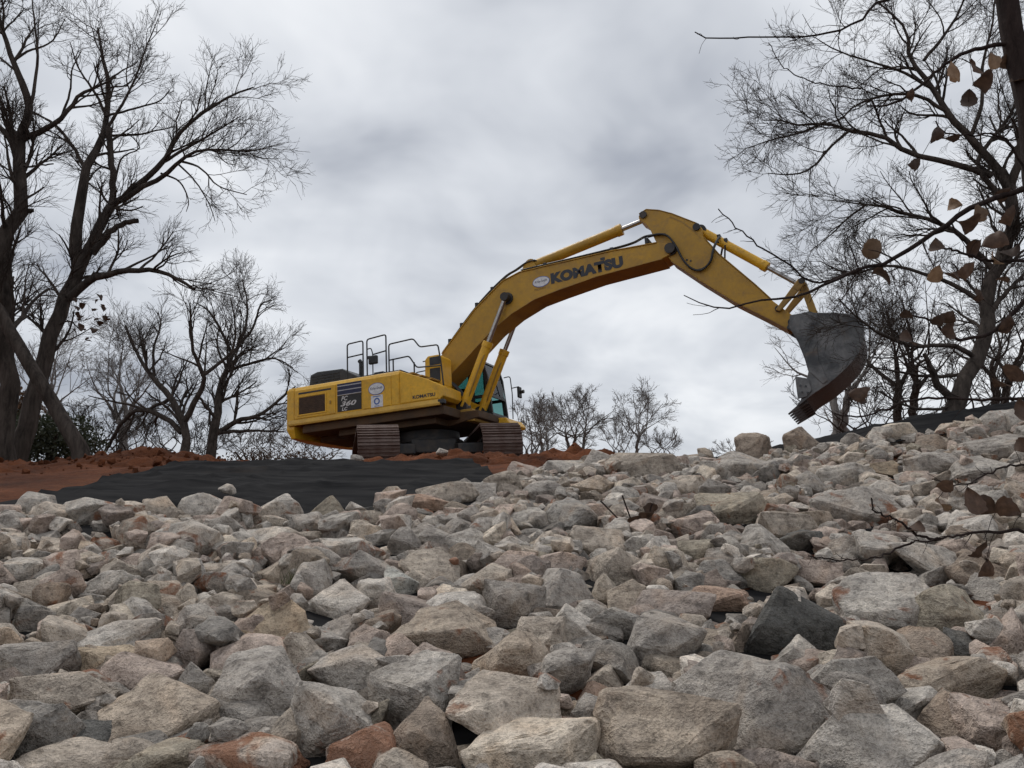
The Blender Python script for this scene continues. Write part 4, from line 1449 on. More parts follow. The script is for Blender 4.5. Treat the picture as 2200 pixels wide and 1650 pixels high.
MB().tube([(10.12, 0.35, 2.33), (10.16, 0.35, 2.50), (10.28, 0.35, 2.53), (10.36, 0.35, 2.40), (10.34, 0.35, 2.18)], 0.045, 8).build('lifting_eye', M['bucket_dark'], bucket, smooth=True)
MB().prism([(9.22, 0.72), (9.02, 0.585), (9.00, 0.62), (9.18, 0.765)], -BW - 0.03, BW + 0.03).build('cutting_lip', M['bucket_rust'], bucket, 0.004)
for k in range(6):
    yk = -0.75 + 1.5 * k / 5
    t_ = MB()
    t_.add([(9.16, yk - 0.055, 0.74), (9.16, yk + 0.055, 0.74), (9.20, yk + 0.055, 0.64), (9.20, yk - 0.055, 0.64),
            (8.78, yk - 0.018, 0.47), (8.78, yk + 0.018, 0.47), (8.80, yk + 0.018, 0.445), (8.80, yk - 0.018, 0.445)],
           [(0, 1, 2, 3), (7, 6, 5, 4), (0, 4, 5, 1), (1, 5, 6, 2), (2, 6, 7, 3), (3, 7, 4, 0)])
    t_.build('tooth', M['bucket_rust'], bucket, 0.005)

# ---- boom mount cheeks and front deck
for y_ in (-0.44, 0.44):
    MB().prism([(-0.35, 1.47), (1.35, 1.47), (1.45, 1.72), (1.10, 1.86), (0.55, 2.22), (0.25, 2.38), (0.02, 2.30)], y_ - 0.045, y_ + 0.045).build('boom_mount', M['yellow'], EX, 0.01)
MB().prism([(0.55, 1.30), (1.62, 1.20), (1.70, 1.40), (1.55, 1.52), (0.55, 1.52)], -0.60, 0.47).build('cylinder_mount', M['yellow_old'], EX, 0.02)
MB().prism([(0.2, 1.30), (2.00, 1.18), (2.06, 1.24), (1.94, 1.40), (0.2, 1.50)], 0.48, 1.48).build('cab_deck', M['yellow'], EX, 0.02)
mb = MB()
for k in range(3):
    mb.tube(smooth_path([(0.9, -0.50 + 0.1 * k, 2.3), (1.18, -0.5 + 0.1 * k, 2.0), (1.30, -0.48 + 0.1 * k, 1.75), (1.12, -0.45 + 0.1 * k, 1.5)], 4), 0.022, 6)
mb.build('hydraulic_hose', M['rubber'], EX, smooth=True)

# ---- cab
YR, YL = 0.50, 1.46
cab_prof = {'A': (2.00, 1.50), 'B': (1.90, 2.55), 'C': (1.80, 2.90), 'D': (1.62, 3.04), 'E': (0.42, 3.06), 'F': (0.30, 2.9), 'G': (0.30, 1.50)}
cab = MB()
cab.prism([(0.30, 1.50), (2.02, 1.50), (2.0, 1.585), (0.30, 1.585)], YR, YL)                         # floor
cab.prism([(0.32, 2.93), (1.80, 2.90), (1.70, 3.00), (1.55, 3.06), (0.42, 3.08)], YR - 0.01, YL + 0.01)  # roof
for y0, y1 in ((YR, YR + 0.07), (YL - 0.07, YL)):
    cab.prism([(1.88, 1.586), (2.00, 1.586), (1.90, 2.55), (1.80, 2.899), (1.69, 2.905), (1.79, 2.55)], y0, y1)   # front pillar
    cab.prism([(1.36, 1.586), (1.50, 1.586), (1.48, 2.915), (1.32, 2.917)], y0, y1)                  # middle pillar
    cab.prism([(0.30, 1.586), (0.44, 1.586), (0.44, 2.93), (0.32, 2.93)], y0, y1)                    # rear pillar
    cab.prism([(0.441, 1.586), (1.359, 1.586), (1.352, 2.10), (0.441, 2.10)], y0 + 0.005, y1 - 0.005)  # lower door panel
    cab.prism([(1.495, 1.99), (1.845, 1.99), (1.835, 2.07), (1.493, 2.07)], y0 + 0.004, y1 - 0.004)   # cross bar
cab.prism([(1.95, 1.98), (1.99, 1.98), (1.965, 2.07), (1.93, 2.07)], YR + 0.071, YL - 0.071)
cab.prism([(0.31, 1.586), (0.37, 1.586), (0.37, 2.15), (0.31, 2.15)], YR + 0.071, YL - 0.071)
cabo = cab.build('cab', M['black'], EX, 0.012)
cabo.location.x = -0.42
for y_ in (YR + 0.035, YL - 0.035):
    MB().prism([(0.442, 2.102), (1.353, 2.102), (1.325, 2.915), (0.442, 2.928)], y_ - 0.004, y_ + 0.004).build('cab_window', M['glass'], cabo)
    MB().prism([(1.492, 2.072), (1.834, 2.072), (1.789, 2.55), (1.70, 2.90), (1.482, 2.91)], y_ - 0.004, y_ + 0.004).build('cab_window', M['glass'], cabo)
    MB().prism([(1.502, 1.588), (1.878, 1.588), (1.847, 1.988), (1.497, 1.988)], y_ - 0.004, y_ + 0.004).build('cab_window', M['glass'], cabo)
MB().prism([(1.952, 2.072), (1.960, 2.072), (1.872, 2.55), (1.772, 2.896), (1.764, 2.896), (1.864, 2.55)], YR + 0.072, YL - 0.072).build('windscreen', M['glass'], cabo)
MB().prism([(0.336, 2.152), (0.344, 2.152), (0.358, 2.925), (0.350, 2.925)], YR + 0.072, YL - 0.072).build('rear_window', M['glass'], cabo)
MB().box(0.75, 1.20, 0.80, 1.20, 1.62, 1.95).prism([(0.62, 1.9), (0.78, 1.9), (0.72, 2.5), (0.60, 2.5)], 0.80, 1.20).build('operator_seat', M['seat'], cabo, 0.04)
MB().box(0.95, 1.35, 0.58, 0.70, 2.10, 2.32).build('side_console', M['vest'], cabo, 0.03)
# mirrors in front of the cab
ma = MB().tube(round_path([(1.84, YL + 0.02, 2.66), (2.02, YL + 0.03, 2.68), (2.06, YL + 0.03, 2.2), (2.06, YL, 1.52)], 0.07), 0.014, 8).build('mirror_arm', M['black'], EX, smooth=True)
ma.location.x = -0.36
MB().tube([(2.055, YL + 0.03, 2.35), (2.24, YL + 0.08, 2.38)], 0.014, 8).build('mirror_bracket', M['black'], ma, smooth=True)
MB().box(2.20, 2.26, YL + 0.02, YL + 0.22, 2.08, 2.38).build('mirror_head', M['black'], ma, 0.02)
MB().cyl((2.262, YL + 0.12, 2.24), (2.36, YL + 0.12, 2.24), 0.05, n=12).build('work_lamp', M['black'], ma, smooth=True)

# ------------------------------------------------------------------ trees
def resample(P, n_):
    P = np.asarray(P, float)
    s = np.concatenate([[0], np.cumsum(np.linalg.norm(np.diff(P, axis=0), axis=1))])
    t = np.linspace(0, s[-1], n_)
    return np.stack([np.interp(t, s, P[:, i]) for i in range(P.shape[1])], -1)


def tubes(P, R, sides):
    """P (B,N,3), R (B,N) -> verts, quads"""
    B, N, _ = P.shape
    T = np.gradient(P, axis=1)
    T /= np.linalg.norm(T, axis=2)[..., None] + 1e-9
    ref = np.where(np.abs(T[:, :1, 2:3]) > 0.9, np.array([1., 0, 0]), np.array([0, 0, 1.]))
    U_ = np.cross(T, np.broadcast_to(ref, T.shape)); U_ /= np.linalg.norm(U_, axis=2)[..., None] + 1e-9
    W_ = np.cross(T, U_)
    a = 2 * np.pi * np.arange(sides) / sides
    V = P[:, :, None, :] + R[:, :, None, None] * (np.cos(a)[None, None, :, None] * U_[:, :, None, :] + np.sin(a)[None, None, :, None] * W_[:, :, None, :])
    base = (np.arange(B) * N * sides)[:, None, None]
    i = np.arange(N - 1)[None, :, None] * sides
    k = np.arange(sides)[None, None, :]
    k2 = (k + 1) % sides
    F = np.stack(np.broadcast_arrays(base + i + k, base + i + k2, base + i + sides + k2, base + i + sides + k), -1).reshape(-1, 4)
    return V.reshape(-1, 3), F


def grow(P, R, k, n_, rg, t_lo=0.25, len_f=(0.35, 0.65), ang=(0.5, 1.1), wig=0.16, up=0.05, rr=0.62, rmin=0.004, lmin=0.15, lmax=9., taper=0.35, endbias=0.3, even=True):
    """children of every branch in P; k children each"""
    B, N, _ = P.shape
    if np.ndim(k) == 0 and even:
        ln_ = np.linalg.norm(np.diff(P, axis=1), axis=2).sum(1)
        kk = np.clip(np.round(k * ln_ / ln_.mean()), 1, 2 * k).astype(int)
    else:
        kk = k
    idx = np.repeat(np.arange(B), kk)
    C = len(idx)
    t = t_lo + (1 - t_lo) * rg.random(C) ** (1 - endbias)
    t = np.minimum(t, 0.995)
    f = t * (N - 1)
    i0 = np.minimum(f.astype(int), N - 2)
    fr_ = (f - i0)[:, None]
    p0 = P[idx, i0] * (1 - fr_) + P[idx, i0 + 1] * fr_
    T = P[idx, i0 + 1] - P[idx, i0]
    T /= np.linalg.norm(T, axis=1)[:, None] + 1e-9
    pr = R[idx, i0] * (1 - fr_[:, 0]) + R[idx, i0 + 1] * fr_[:, 0]
    plen = np.linalg.norm(np.diff(P, axis=1), axis=2).sum(1)[idx]
    L = np.clip(plen * rg.uniform(*len_f, C) * (1.15 - 0.55 * t), lmin, lmax)
    per = rg.normal(size=(C, 3)); per -= (per * T).sum(1)[:, None] * T
    per /= np.linalg.norm(per, axis=1)[:, None] + 1e-9
    a = rg.uniform(*ang, C)[:, None]
    D = np.cos(a) * T + np.sin(a) * per
    D[:, 2] += up
    D /= np.linalg.norm(D, axis=1)[:, None]
    pts = [p0]
    step = (L / (n_ - 1))[:, None]
    for s in range(n_ - 1):
        pts.append(pts[-1] + D * step)
        D = D + rg.normal(size=(C, 3)) * wig + np.array([0, 0, up * 0.5])
        D /= np.linalg.norm(D, axis=1)[:, None]
    Q = np.stack(pts, 1)
    r0 = np.maximum(np.minimum(pr * rr * rg.uniform(0.75, 1.1, C), L * 0.035), rmin)
    RR = np.maximum(r0[:, None] * np.linspace(1, taper, n_)[None, :], rmin * 0.8)
    return Q, RR


def tree_mesh(name, levels, mat):
    Vs, Fs, b = [], [], 0
    for P, R, sides in levels:
        v, f = tubes(P, R, sides)
        Vs.append(v); Fs.append(f + b); b += len(v)
    return np_mesh(name, np.vstack(Vs), np.vstack(Fs), mat)


NTR = [0]


def add_tree(name, label, limbs3d, rg, mat, ks=(7, 6, 6, 5), rmin=0.005, group='bare trees behind the slope', up=0.05, lenf=(0.3, 0.6), wig=0.18, trunk_count=1, first_lo=0.2, cat='tree', stub=(), lmax=9.):
    """limbs3d: list of (points (n,3), radii (n,)); the first trunk_count are trunks"""
    base = limbs3d[0][0][0]
    root = empty(name, tuple(base))
    tag(root, label, cat, group)
    NL = 14
    PL, RL = [], []
    for j, (p_, r_) in enumerate(limbs3d):
        sp = smooth_path(np.column_stack([p_, r_]), 5)
        q = resample(sp, NL)
        jit = rg.normal(size=(NL, 3)) * q[:, 3:4] * 0.22
        jit[0] = 0
        pts_, rad_ = q[:, :3] + jit, np.maximum(q[:, 3], rmin)
        if j < trunk_count:
            rad_[0] *= 1.35; rad_[1] *= 1.12
        PL.append(pts_); RL.append(rad_)
        v, f = tubes(pts_[None] - base, rad_[None], 9 if rad_[0] > 0.05 else 6)
        link('trunk' if j < trunk_count else 'limb', np_mesh('limb', v, f, mat), root)
    P0 = np.array([p_ for j, p_ in enumerate(PL) if j not in stub]); R0 = np.array([p_ for j, p_ in enumerate(RL) if j not in stub])
    tl = first_lo
    P1, R1 = grow(P0, R0, ks[0], 7, rg, tl, lenf, (0.45, 0.95), wig * 0.8, up * 1.5, 0.6, rmin * 1.6, lmax=lmax, endbias=0.15)
    P2, R2 = grow(P1, R1, ks[1], 5, rg, 0.2, (0.35, 0.7), (0.4, 0.85), wig * 0.8, up, 0.62, rmin * 1.2, endbias=0.1)
    P3, R3 = grow(P2, R2, ks[2], 4, rg, 0.15, (0.5, 1.0), (0.35, 0.85), wig, up * 0.8, 0.65, rmin, lmin=0.22, endbias=0.05)
    lv = [(P1, R1, 5), (P2, R2, 4), (P3, R3, 3)]
    if ks[3]:
        P4, R4 = grow(P3, R3, ks[3], 3, rg, 0.2, (0.5, 1.0), (0.3, 0.8), wig, up * 0.6, 0.7, rmin * 0.85, lmin=0.16, endbias=0.05)
        lv.append((P4, R4, 3))
    c = link('crown', tree_mesh('crown', [(P - base, R, s) for P, R, s in lv], mat), root)
    return root, P1, R1


def px_limbs(defs, depth, rg, depth_var=0.22):
    """defs: list of (pixel polyline, start px width, end px width); a limb starts at the depth of the nearest earlier limb point"""
    out, known = [], []
    for pts_, w0, w1 in defs:
        if known:
            K = np.array(known)
            d0 = K[np.argmin((K[:, 0] - pts_[0][0]) ** 2 + (K[:, 1] - pts_[0][1]) ** 2), 2]
        else:
            d0 = depth
        n_ = len(pts_)
        ln = sum(math.hypot(pts_[i + 1][0] - pts_[i][0], pts_[i + 1][1] - pts_[i][1]) for i in range(n_ - 1)) / FPX * depth
        d1 = d0 + rg.uniform(-1, 1) * depth_var * 2 * ln
        P_, R_ = [], []
        for i, (x, y) in enumerate(pts_):
            t = i / max(n_ - 1, 1)
            d = d0 + (d1 - d0) * t ** 1.2
            P_.append(at(x, y, d))
            R_.append((w0 + (w1 - w0) * t) / 2 / FPX * d)
            known.append((x, y, d))
        out.append((np.array(P_), np.array(R_)))
    return out


# --- the two big trees and the leaning trunk on the left
rg = np.random.default_rng(5)
L1 = [([(22, 1012), (60, 900), (92, 809), (110, 736), (136, 664), (155, 609), (185, 550), (215, 490), (238, 440)], 42, 19),
      ([(170, 575), (160, 520), (172, 450), (186, 370), (204, 325), (226, 280), (234, 190), (221, 120), (210, 60)], 30, 4),
      ([(232, 450), (243, 400), (236, 320), (231, 275)], 16, 12),
      ([(231, 275), (262, 225), (290, 170), (315, 100), (340, 40)], 8, 2),
      ([(228, 250), (205, 200), (170, 150), (150, 90)], 8, 2),
      ([(238, 440), (275, 416), (347, 350), (378, 299), (419, 255), (492, 208), (545, 188)], 17, 3),
      ([(347, 350), (407, 315), (473, 277), (517, 249)], 8, 2),
      ([(262, 432), (340, 385), (390, 345), (430, 322), (530, 325), (572, 318)], 13, 2),
      ([(390, 347), (430, 360), (470, 400), (530, 418)], 6, 2),
      ([(345, 372), (385, 390), (405, 430), (400, 455)], 5, 1.5),
      ([(380, 350), (420, 390), (450, 440), (462, 475)], 5, 1.5),
      ([(150, 640), (190, 606), (240, 588), (300, 578), (360, 588), (418, 622)], 20, 6),
      ([(200, 545), (232, 505), (262, 482), (297, 474)], 15, 11),
      ([(245, 400), (262, 340), (300, 318), (280, 290)], 5, 2),
      ([(232, 290), (290, 290), (340, 280), (380, 270)], 6, 2),
      ([(228, 250), (280, 235), (340, 218), (365, 195)], 6, 2),
      ([(186, 370), (160, 320), (120, 270), (70, 240)], 10, 4),
      ([(120, 700), (150, 690), (175, 712)], 5, 2)]
t1, P1, R1 = add_tree('bare_tree', 'tall bare tree at left leaning right, crossed by a slanting trunk', px_limbs(L1, 17.0, rg, 0.18), rg, M['bark'], (8, 5, 4, 2), 0.0040, stub=(12,), first_lo=0.3, lmax=1.15)
rg = np.random.default_rng(6)
L0 = [([(8, 1010), (12, 900), (16, 780), (12, 660), (4, 580), (8, 510), (44, 458), (38, 394), (38, 330), (42, 298)], 44, 24),
      ([(42, 300), (62, 240), (48, 180), (28, 130), (5, 60), (-10, 0)], 22, 6),
      ([(48, 300), (95, 280), (135, 255), (170, 205), (215, 185), (250, 165)], 16, 3),
      ([(60, 245), (75, 180), (80, 100), (72, 30), (66, -20)], 9, 2),
      ([(38, 320), (10, 285), (-30, 250), (-80, 230)], 14, 5),
      ([(28, 130), (60, 110), (110, 90), (140, 40)], 7, 2),
      ([(46, 455), (70, 452)], 12, 10),
      ([(42, 350), (60, 358), (85, 355), (115, 352)], 6, 3),
      ([(10, 700), (-20, 640), (-60, 560), (-90, 450)], 22, 8),
      ([(130, 255), (150, 200), (155, 150), (175, 110)], 6, 2)]
add_tree('bare_tree', 'thick crooked bare tree standing at the far left edge', px_limbs(L0, 16.0, rg, 0.15), rg, M['bark'], (8, 5, 4, 2), 0.0040, stub=(6,), first_lo=0.35, lmax=1.35)
LEAN = px_limbs([([(178, 1010), (153, 936), (112, 858), (72, 802), (26, 722), (-12, 650), (-40, 590), (-70, 520)], 34, 22),
                 ([(-40, 590), (-60, 480), (-100, 400)], 10, 4)], 15.3, rg, 0.1)
add_tree('leaning_tree', 'slanting bare trunk crossing in front of the big left trees', LEAN, rg, M['bark'], (2, 4, 4, 3), 0.0045, first_lo=0.6)

# --- the spreading oaks between them and the excavator
rg = np.random.default_rng(9)
L2 = [([(400, 1012), (396, 918), (366, 856), (331, 812), (300, 770), (270, 700)], 20, 4),
      ([(396, 905), (429, 845), (436, 806), (416, 755), (410, 690), (408, 650)], 14, 3),
      ([(436, 806), (470, 780), (500, 750), (505, 690), (495, 640)], 9, 2),
      ([(331, 812), (330, 750), (345, 700), (340, 670)], 7, 2),
      ([(366, 856), (320, 880), (280, 870), (230, 860), (190, 850)], 9, 2),
      ([(390, 930), (350, 895), (300, 880), (260, 910), (235, 960)], 12, 7)]
add_tree('oak_tree', 'bare oak with low crooked limbs left of the excavator', px_limbs(L2, 27.0, rg, 0.3), rg, M['bark'], (8, 5, 4, 2), 0.0055, up=0.08, lmax=1.7)
rg = np.random.default_rng(10)
L3 = [([(449, 1012), (465, 918), (470, 845), (484, 800), (500, 762), (520, 735)], 22, 6),
      ([(500, 762), (478, 715), (450, 670), (420, 650)], 8, 2),
      ([(520, 735), (545, 700), (560, 655), (585, 645)], 7, 2),
      ([(486, 798), (540, 780), (590, 770), (630, 790)], 8, 2),
      ([(466, 930), (510, 905), (560, 890), (610, 850), (635, 830)], 13, 3),
      ([(466, 900), (440, 870), (428, 850)], 9, 4),
      ([(470, 930), (540, 925), (610, 928)], 9, 3),
      ([(510, 750), (530, 690), (530, 640), (520, 600)], 7, 2)]
add_tree('oak_tree', 'round-crowned bare oak just left of the excavator tail', px_limbs(L3, 28.0, rg, 0.3), rg, M['bark'], (8, 5, 4, 2), 0.0055, up=0.08, lmax=1.7)


def auto_tree(name, label, px, pyb, pyt, depth, wpx, rg, mat, nl=6, ks=(6, 6, 5, 3), rmin=0.008, lean=0.0, spread=0.55, stems=1, trunk=0.38, cat='tree', group='bare trees behind the slope'):
    """a tree known by base pixel, top pixel row, depth and crown width"""
    H = (pyb - pyt)
    defs = []
    for s in range(stems):
        ox = (s - (stems - 1) / 2) * wpx * 0.12
        fx = px + ox + lean * H * trunk
        fy = pyb - H * trunk
        w0 = max(H * 0.055, 4)
        defs.append(([(px + ox * 0.5, pyb + 12), (px + ox * 0.8 + rg.normal() * H * 0.02, pyb - H * trunk * 0.5), (fx, fy)], w0, w0 * 0.7))
        for k in range(nl):
            a = -1 + 2 * (k + 0.5 + rg.uniform(-.3, .3)) / nl
            ex = fx + a * wpx * 0.5 * rg.uniform(0.75, 1.0) + lean * H * 0.3
            ey = pyt + H * (0.02 + spread * 0.75 * a * a) + rg.uniform(0, H * 0.12)
            mx_ = fx + (ex - fx) * 0.5 + rg.normal() * wpx * 0.05
            my_ = fy + (ey - fy) * 0.42 + rg.normal() * H * 0.04
            q = rg.uniform(0, 0.5)
            defs.append(([(fx, fy + q * H * trunk * 0.4), ((fx + mx_) / 2 + rg.normal() * wpx * 0.03, (fy + my_) / 2), (mx_, my_), (ex, ey)], w0 * 0.45, 1.2))
    order_ = [d for d in defs if d[1] == max(H * 0.055, 4)] + [d for d in defs if d[1] != max(H * 0.055, 4)]
    return add_tree(name, label, px_limbs(order_, depth, rg, 0.4), rg, mat, ks, rmin, group, 0.06, (0.3, 0.55), 0.2, trunk_count=stems, cat=cat, lmax=depth * 0.05)


rg = np.random.default_rng(21)
FAR = [
    ('bare_tree', 'pale bare tree behind the crossed trunks at far left', 110, 990, 690, 40, 220, 0.0, 1, 6),
    ('bare_tree', 'thin bare tree in the gap between the left trunks and the oaks', 258, 990, 700, 36, 190, 0.05, 2, 6),
    ('bare_shrub', 'low leafless thicket left of the oak trunks', 330, 992, 860, 32, 200, 0.0, 4, 4),
    ('bare_shrub', 'leafless thicket at the foot of the leaning trunk', 215, 995, 860, 30, 190, 0.0, 6, 4),
    ('bare_shrub', 'leafless thicket between the two oak trunks', 420, 995, 900, 31, 150, 0.0, 5, 4),
    ('bare_shrub', 'leafless brush under the excavator tail, nearer the oaks', 545, 995, 915, 33, 150, 0.0, 5, 4),
    ('bare_shrub', 'leafless brush under the excavator tail, beside the track', 665, 995, 920, 34, 170, 0.0, 6, 4),
    ('bare_shrub', 'dark brush just right of the excavator right track', 1145, 990, 855, 34, 90, 0.1, 4, 4),
    ('bare_tree', 'small bare tree nearest the cab side mirror', 1168, 985, 858, 46, 120, 0.0, 2, 5),
    ('bare_tree', 'round bare tree with dense crown right of the cab', 1236, 985, 842, 50, 170, 0.0, 3, 6),
    ('bare_tree', 'bare tree with single curved trunk under the boom', 1368, 985, 836, 48, 150, 0.12, 1, 6),
    ('bare_shrub', 'small bare sapling left of the curved tree under the boom', 1330, 985, 895, 45, 90, 0.0, 3, 4),
    ('bare_shrub', 'low bare brush right of the curved tree under the boom', 1420, 985, 920, 45, 110, 0.0, 4, 4),
    ('bare_shrub', 'faint low brush far behind the rocks at mid right', 1600, 985, 940, 70, 120, 0.0, 4, 4),
    ('bare_tree', 'thin bare tree directly behind the bucket', 1800, 960, 600, 34, 330, 0.05, 2, 7),
    ('bare_tree', 'bare tree right of the bucket behind the forked trunk', 1950, 950, 560, 30, 330, 0.0, 2, 7),
    ('bare_tree', 'bare tree at the right edge behind the forked trunk', 2150, 930, 560, 27, 300, 0.0, 2, 7),
    ('bare_shrub', 'tangled leafless brush under the bucket on the right crest', 1880, 945, 800, 26, 260, 0.0, 6, 5),
    ('bare_shrub', 'tangled leafless brush at the right edge above the fabric strip', 2120, 915, 740, 24, 220, 0.0, 7, 5)]
for nm_, lab, px, pyb, pyt, dep, wpx, lean, stems, nl in FAR:
    shrub = nm_ == 'bare_shrub'
    nl_ = 2 if shrub else (4 if stems > 1 else 7)
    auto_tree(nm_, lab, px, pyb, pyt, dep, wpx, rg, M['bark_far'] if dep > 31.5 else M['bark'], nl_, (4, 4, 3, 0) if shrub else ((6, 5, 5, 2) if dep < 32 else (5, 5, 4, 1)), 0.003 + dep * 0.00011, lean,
              trunk=0.18 if shrub else 0.34, stems=stems, cat='shrub' if shrub else 'tree', group='leafless brush behind the slope' if shrub else 'bare trees behind the slope')

# --- the forked tree on the right
rg = np.random.default_rng(31)
R1_ = [([(2040, 905), (2068, 827), (2094, 778), (2120, 712), (2120, 645), (2150, 565), (2176, 480), (2170, 410), (2150, 370)], 34, 26),
       ([(2060, 870), (2018, 830), (2000, 790), (1985, 760)], 20, 9),
       ([(2150, 372), (2085, 297), (2036, 240), (2003, 190), (1954, 124), (1948, 65), (1889, 7)], 20, 4),
       ([(2130, 378), (2053, 353), (1954, 330), (1899, 295), (1824, 281), (1774, 262), (1729, 272), (1676, 258), (1637, 258)], 15, 2),
       ([(2036, 240), (1970, 205), (1900, 205), (1840, 225), (1800, 260), (1745, 265)], 9, 2),
       ([(2003, 190), (1940, 155), (1880, 135), (1800, 110), (1750, 80)], 8, 2),
       ([(1824, 281), (1780, 320), (1745, 360), (1700, 375), (1650, 372)], 8, 2),
       ([(1774, 262), (1720, 285), (1660, 300), (1600, 320)], 6, 2),
       ([(2160, 430), (2100, 360), (2130, 300), (2180, 230), (2190, 120)], 14, 4),
       ([(2140, 590), (2080, 520), (2020, 480), (1960, 462), (1900, 445), (1860, 440), (1780, 430)], 14, 2),
       ([(1860, 440), (1820, 470), (1790, 500), (1740, 540)], 6, 2),
       ([(2120, 660), (2060, 620), (1990, 590), (1900, 570), (1830, 590), (1760, 560)], 12, 2),
       ([(2118, 690), (2150, 640), (2190, 600), (2230, 560)], 14, 5),
       ([(2100, 770), (2040, 740), (1970, 745), (1900, 720), (1850, 690), (1800, 640)], 12, 3),
       ([(2085, 800), (2010, 810), (1940, 800), (1880, 790)], 10, 3),
       ([(2170, 410), (2190, 330), (2200, 250), (2230, 150)], 22, 8),
       ([(1985, 130), (2040, 60), (2070, 0), (2080, -60)], 9, 3),
       ([(2085, 295), (2110, 220), (2110, 140), (2130, 60), (2140, -30)], 10, 3),
       ([(2060, 870), (1990, 880), (1930, 865), (1890, 840)], 8, 3)]
add_tree('oak_tree', 'large bare oak with forked grey trunk rising right of the bucket', px_limbs(R1_, 13.0, rg, 0.16), rg, M['bark'], (10, 6, 4, 2), 0.0034, lmax=0.95, first_lo=0.25)

# --- evergreen and russet undergrowth at the far left
def leaf_clump(name, label, px, py, w, h, depth, n_, size, mat, rg, cat, group):
    c = at(px, py, depth)
    W, H = w / FPX * depth, h / FPX * depth
    root = empty(name, (c[0], c[1], float(ground(c[0], c[1]))))
    tag(root, label, cat, group)
    base = np.array(root.location)
    u = rg.normal(size=(n_, 3)); u /= np.linalg.norm(u, axis=1)[:, None]
    r_ = rg.random(n_) ** 0.45
    lum = 1 + 0.3 * fbm(u * 2.2 + px, 4, 2)
    P = c + u * (r_ * lum)[:, None] * np.array([W / 2, W / 2, H / 2])
    a = rg.normal(size=(n_, 3)); a /= np.linalg.norm(a, axis=1)[:, None]
    b = np.cross(a, rg.normal(size=(n_, 3))); b /= np.linalg.norm(b, axis=1)[:, None]
    s = size * rg.uniform(0.6, 1.4, (n_, 1))
    V = np.stack([P - a * s, P + b * s * 0.45, P + a * s, P - b * s * 0.45], 1).reshape(-1, 3) - base
    link('foliage', np_mesh('foliage', V, np.arange(n_ * 4).reshape(-1, 4), mat, False), root)
    st_ = MB()
    for k in range(5):
        e_ = c + np.array([rg.uniform(-.35, .35) * W, rg.uniform(-.3, .3) * W, rg.uniform(0, .3) * H]) - base
        st_.tube([(e_[0] * 0.1, e_[1] * 0.1, -0.1), (e_[0] * 0.5, e_[1] * 0.5, e_[2] * 0.5), tuple(e_)], 0.035, 5)
    so_ = st_.build('stem', M['bark'], root)
    return root


rg = np.random.default_rng(41)
leaf_clump('cedar_shrub', 'dark green cedar shrub behind the crossed trunks at left', 110, 945, 210, 120, 21, 5200, 0.055, M['cedar'], rg, 'shrub', 'leafy shrubs at far left')
leaf_clump('cedar_shrub', 'dark evergreen shrub at the left edge below the thick tree', 5, 950, 130, 150, 22, 4200, 0.06, M['cedar'], rg, 'shrub', 'leafy shrubs at far left')
leaf_clump('russet_shrub', 'rust-brown leafy shrub between the far left trunks', 45, 880, 90, 100, 24, 1500, 0.06, M['russet'], rg, 'shrub', 'leafy shrubs at far left')
leaf_clump('brush_shrub', 'olive brown brush under the excavator tail at the fabric edge', 600, 985, 240, 50, 31, 1500, 0.05, M['russet'], rg, 'shrub', 'leafy shrubs at far left')

# --- dead leaves: three curled shapes shared by all
def leaf_mesh(name, seed, mat):
    r = random.Random(seed)
    ys = [0, .08, .2, .33, .46, .58, .72, .84, .94, 1.0]
    ws = [.02, .10, .24, .32, .39, .42, .43, .39, .28, .06]
    lob = [1 + (0.13 if i % 2 else -0.10) * r.uniform(.3, 1.2) for i in range(10)]
    lob2 = [1 + (0.13 if i % 2 else -0.10) * r.uniform(.3, 1.2) for i in range(10)]
    cu, be, tw = r.uniform(0.8, 3.0) * r.choice((-1, 1)), r.uniform(.4, 2.0) * r.choice((-1, 1)), r.uniform(-.6, .6)
    ph, wv = r.uniform(0, 6), r.uniform(.02, .05)
    V, F = [], []
    NY, NX = 15, 7
    for i in range(NY):
        y = i / (NY - 1)
        for k in range(NX):
            s = -1 + 2 * k / (NX - 1)
            w = np.interp(y, ys, np.array(ws) * np.array(lob if s < 0 else lob2))
            x = s * w
            a_ = x * cu + tw * y
            x2, z2 = math.sin(x * cu) / cu, (1 - math.cos(x * cu)) / cu
            y2, z3 = math.sin(y * be) / be, (1 - math.cos(y * be)) / be
            V.append((x2 + 0.05 * math.sin(y * 3 + ph), y2, z2 + z3 + tw * x * y + wv * math.sin(y * 9 + ph + s * 2.5)))
    for i in range(NY - 1):
        for k in range(NX - 1):
            F.append((i * NX + k, i * NX + k + 1, (i + 1) * NX + k + 1, (i + 1) * NX + k))
    return np_mesh(name, np.array(V), np.array(F), mat)


LEAVES = [leaf_mesh('leaf', s, M['leaf']) for s in range(9)]
LEAVES_T = [leaf_mesh('leaf', s + 20, M['leaf_tan']) for s in range(5)]

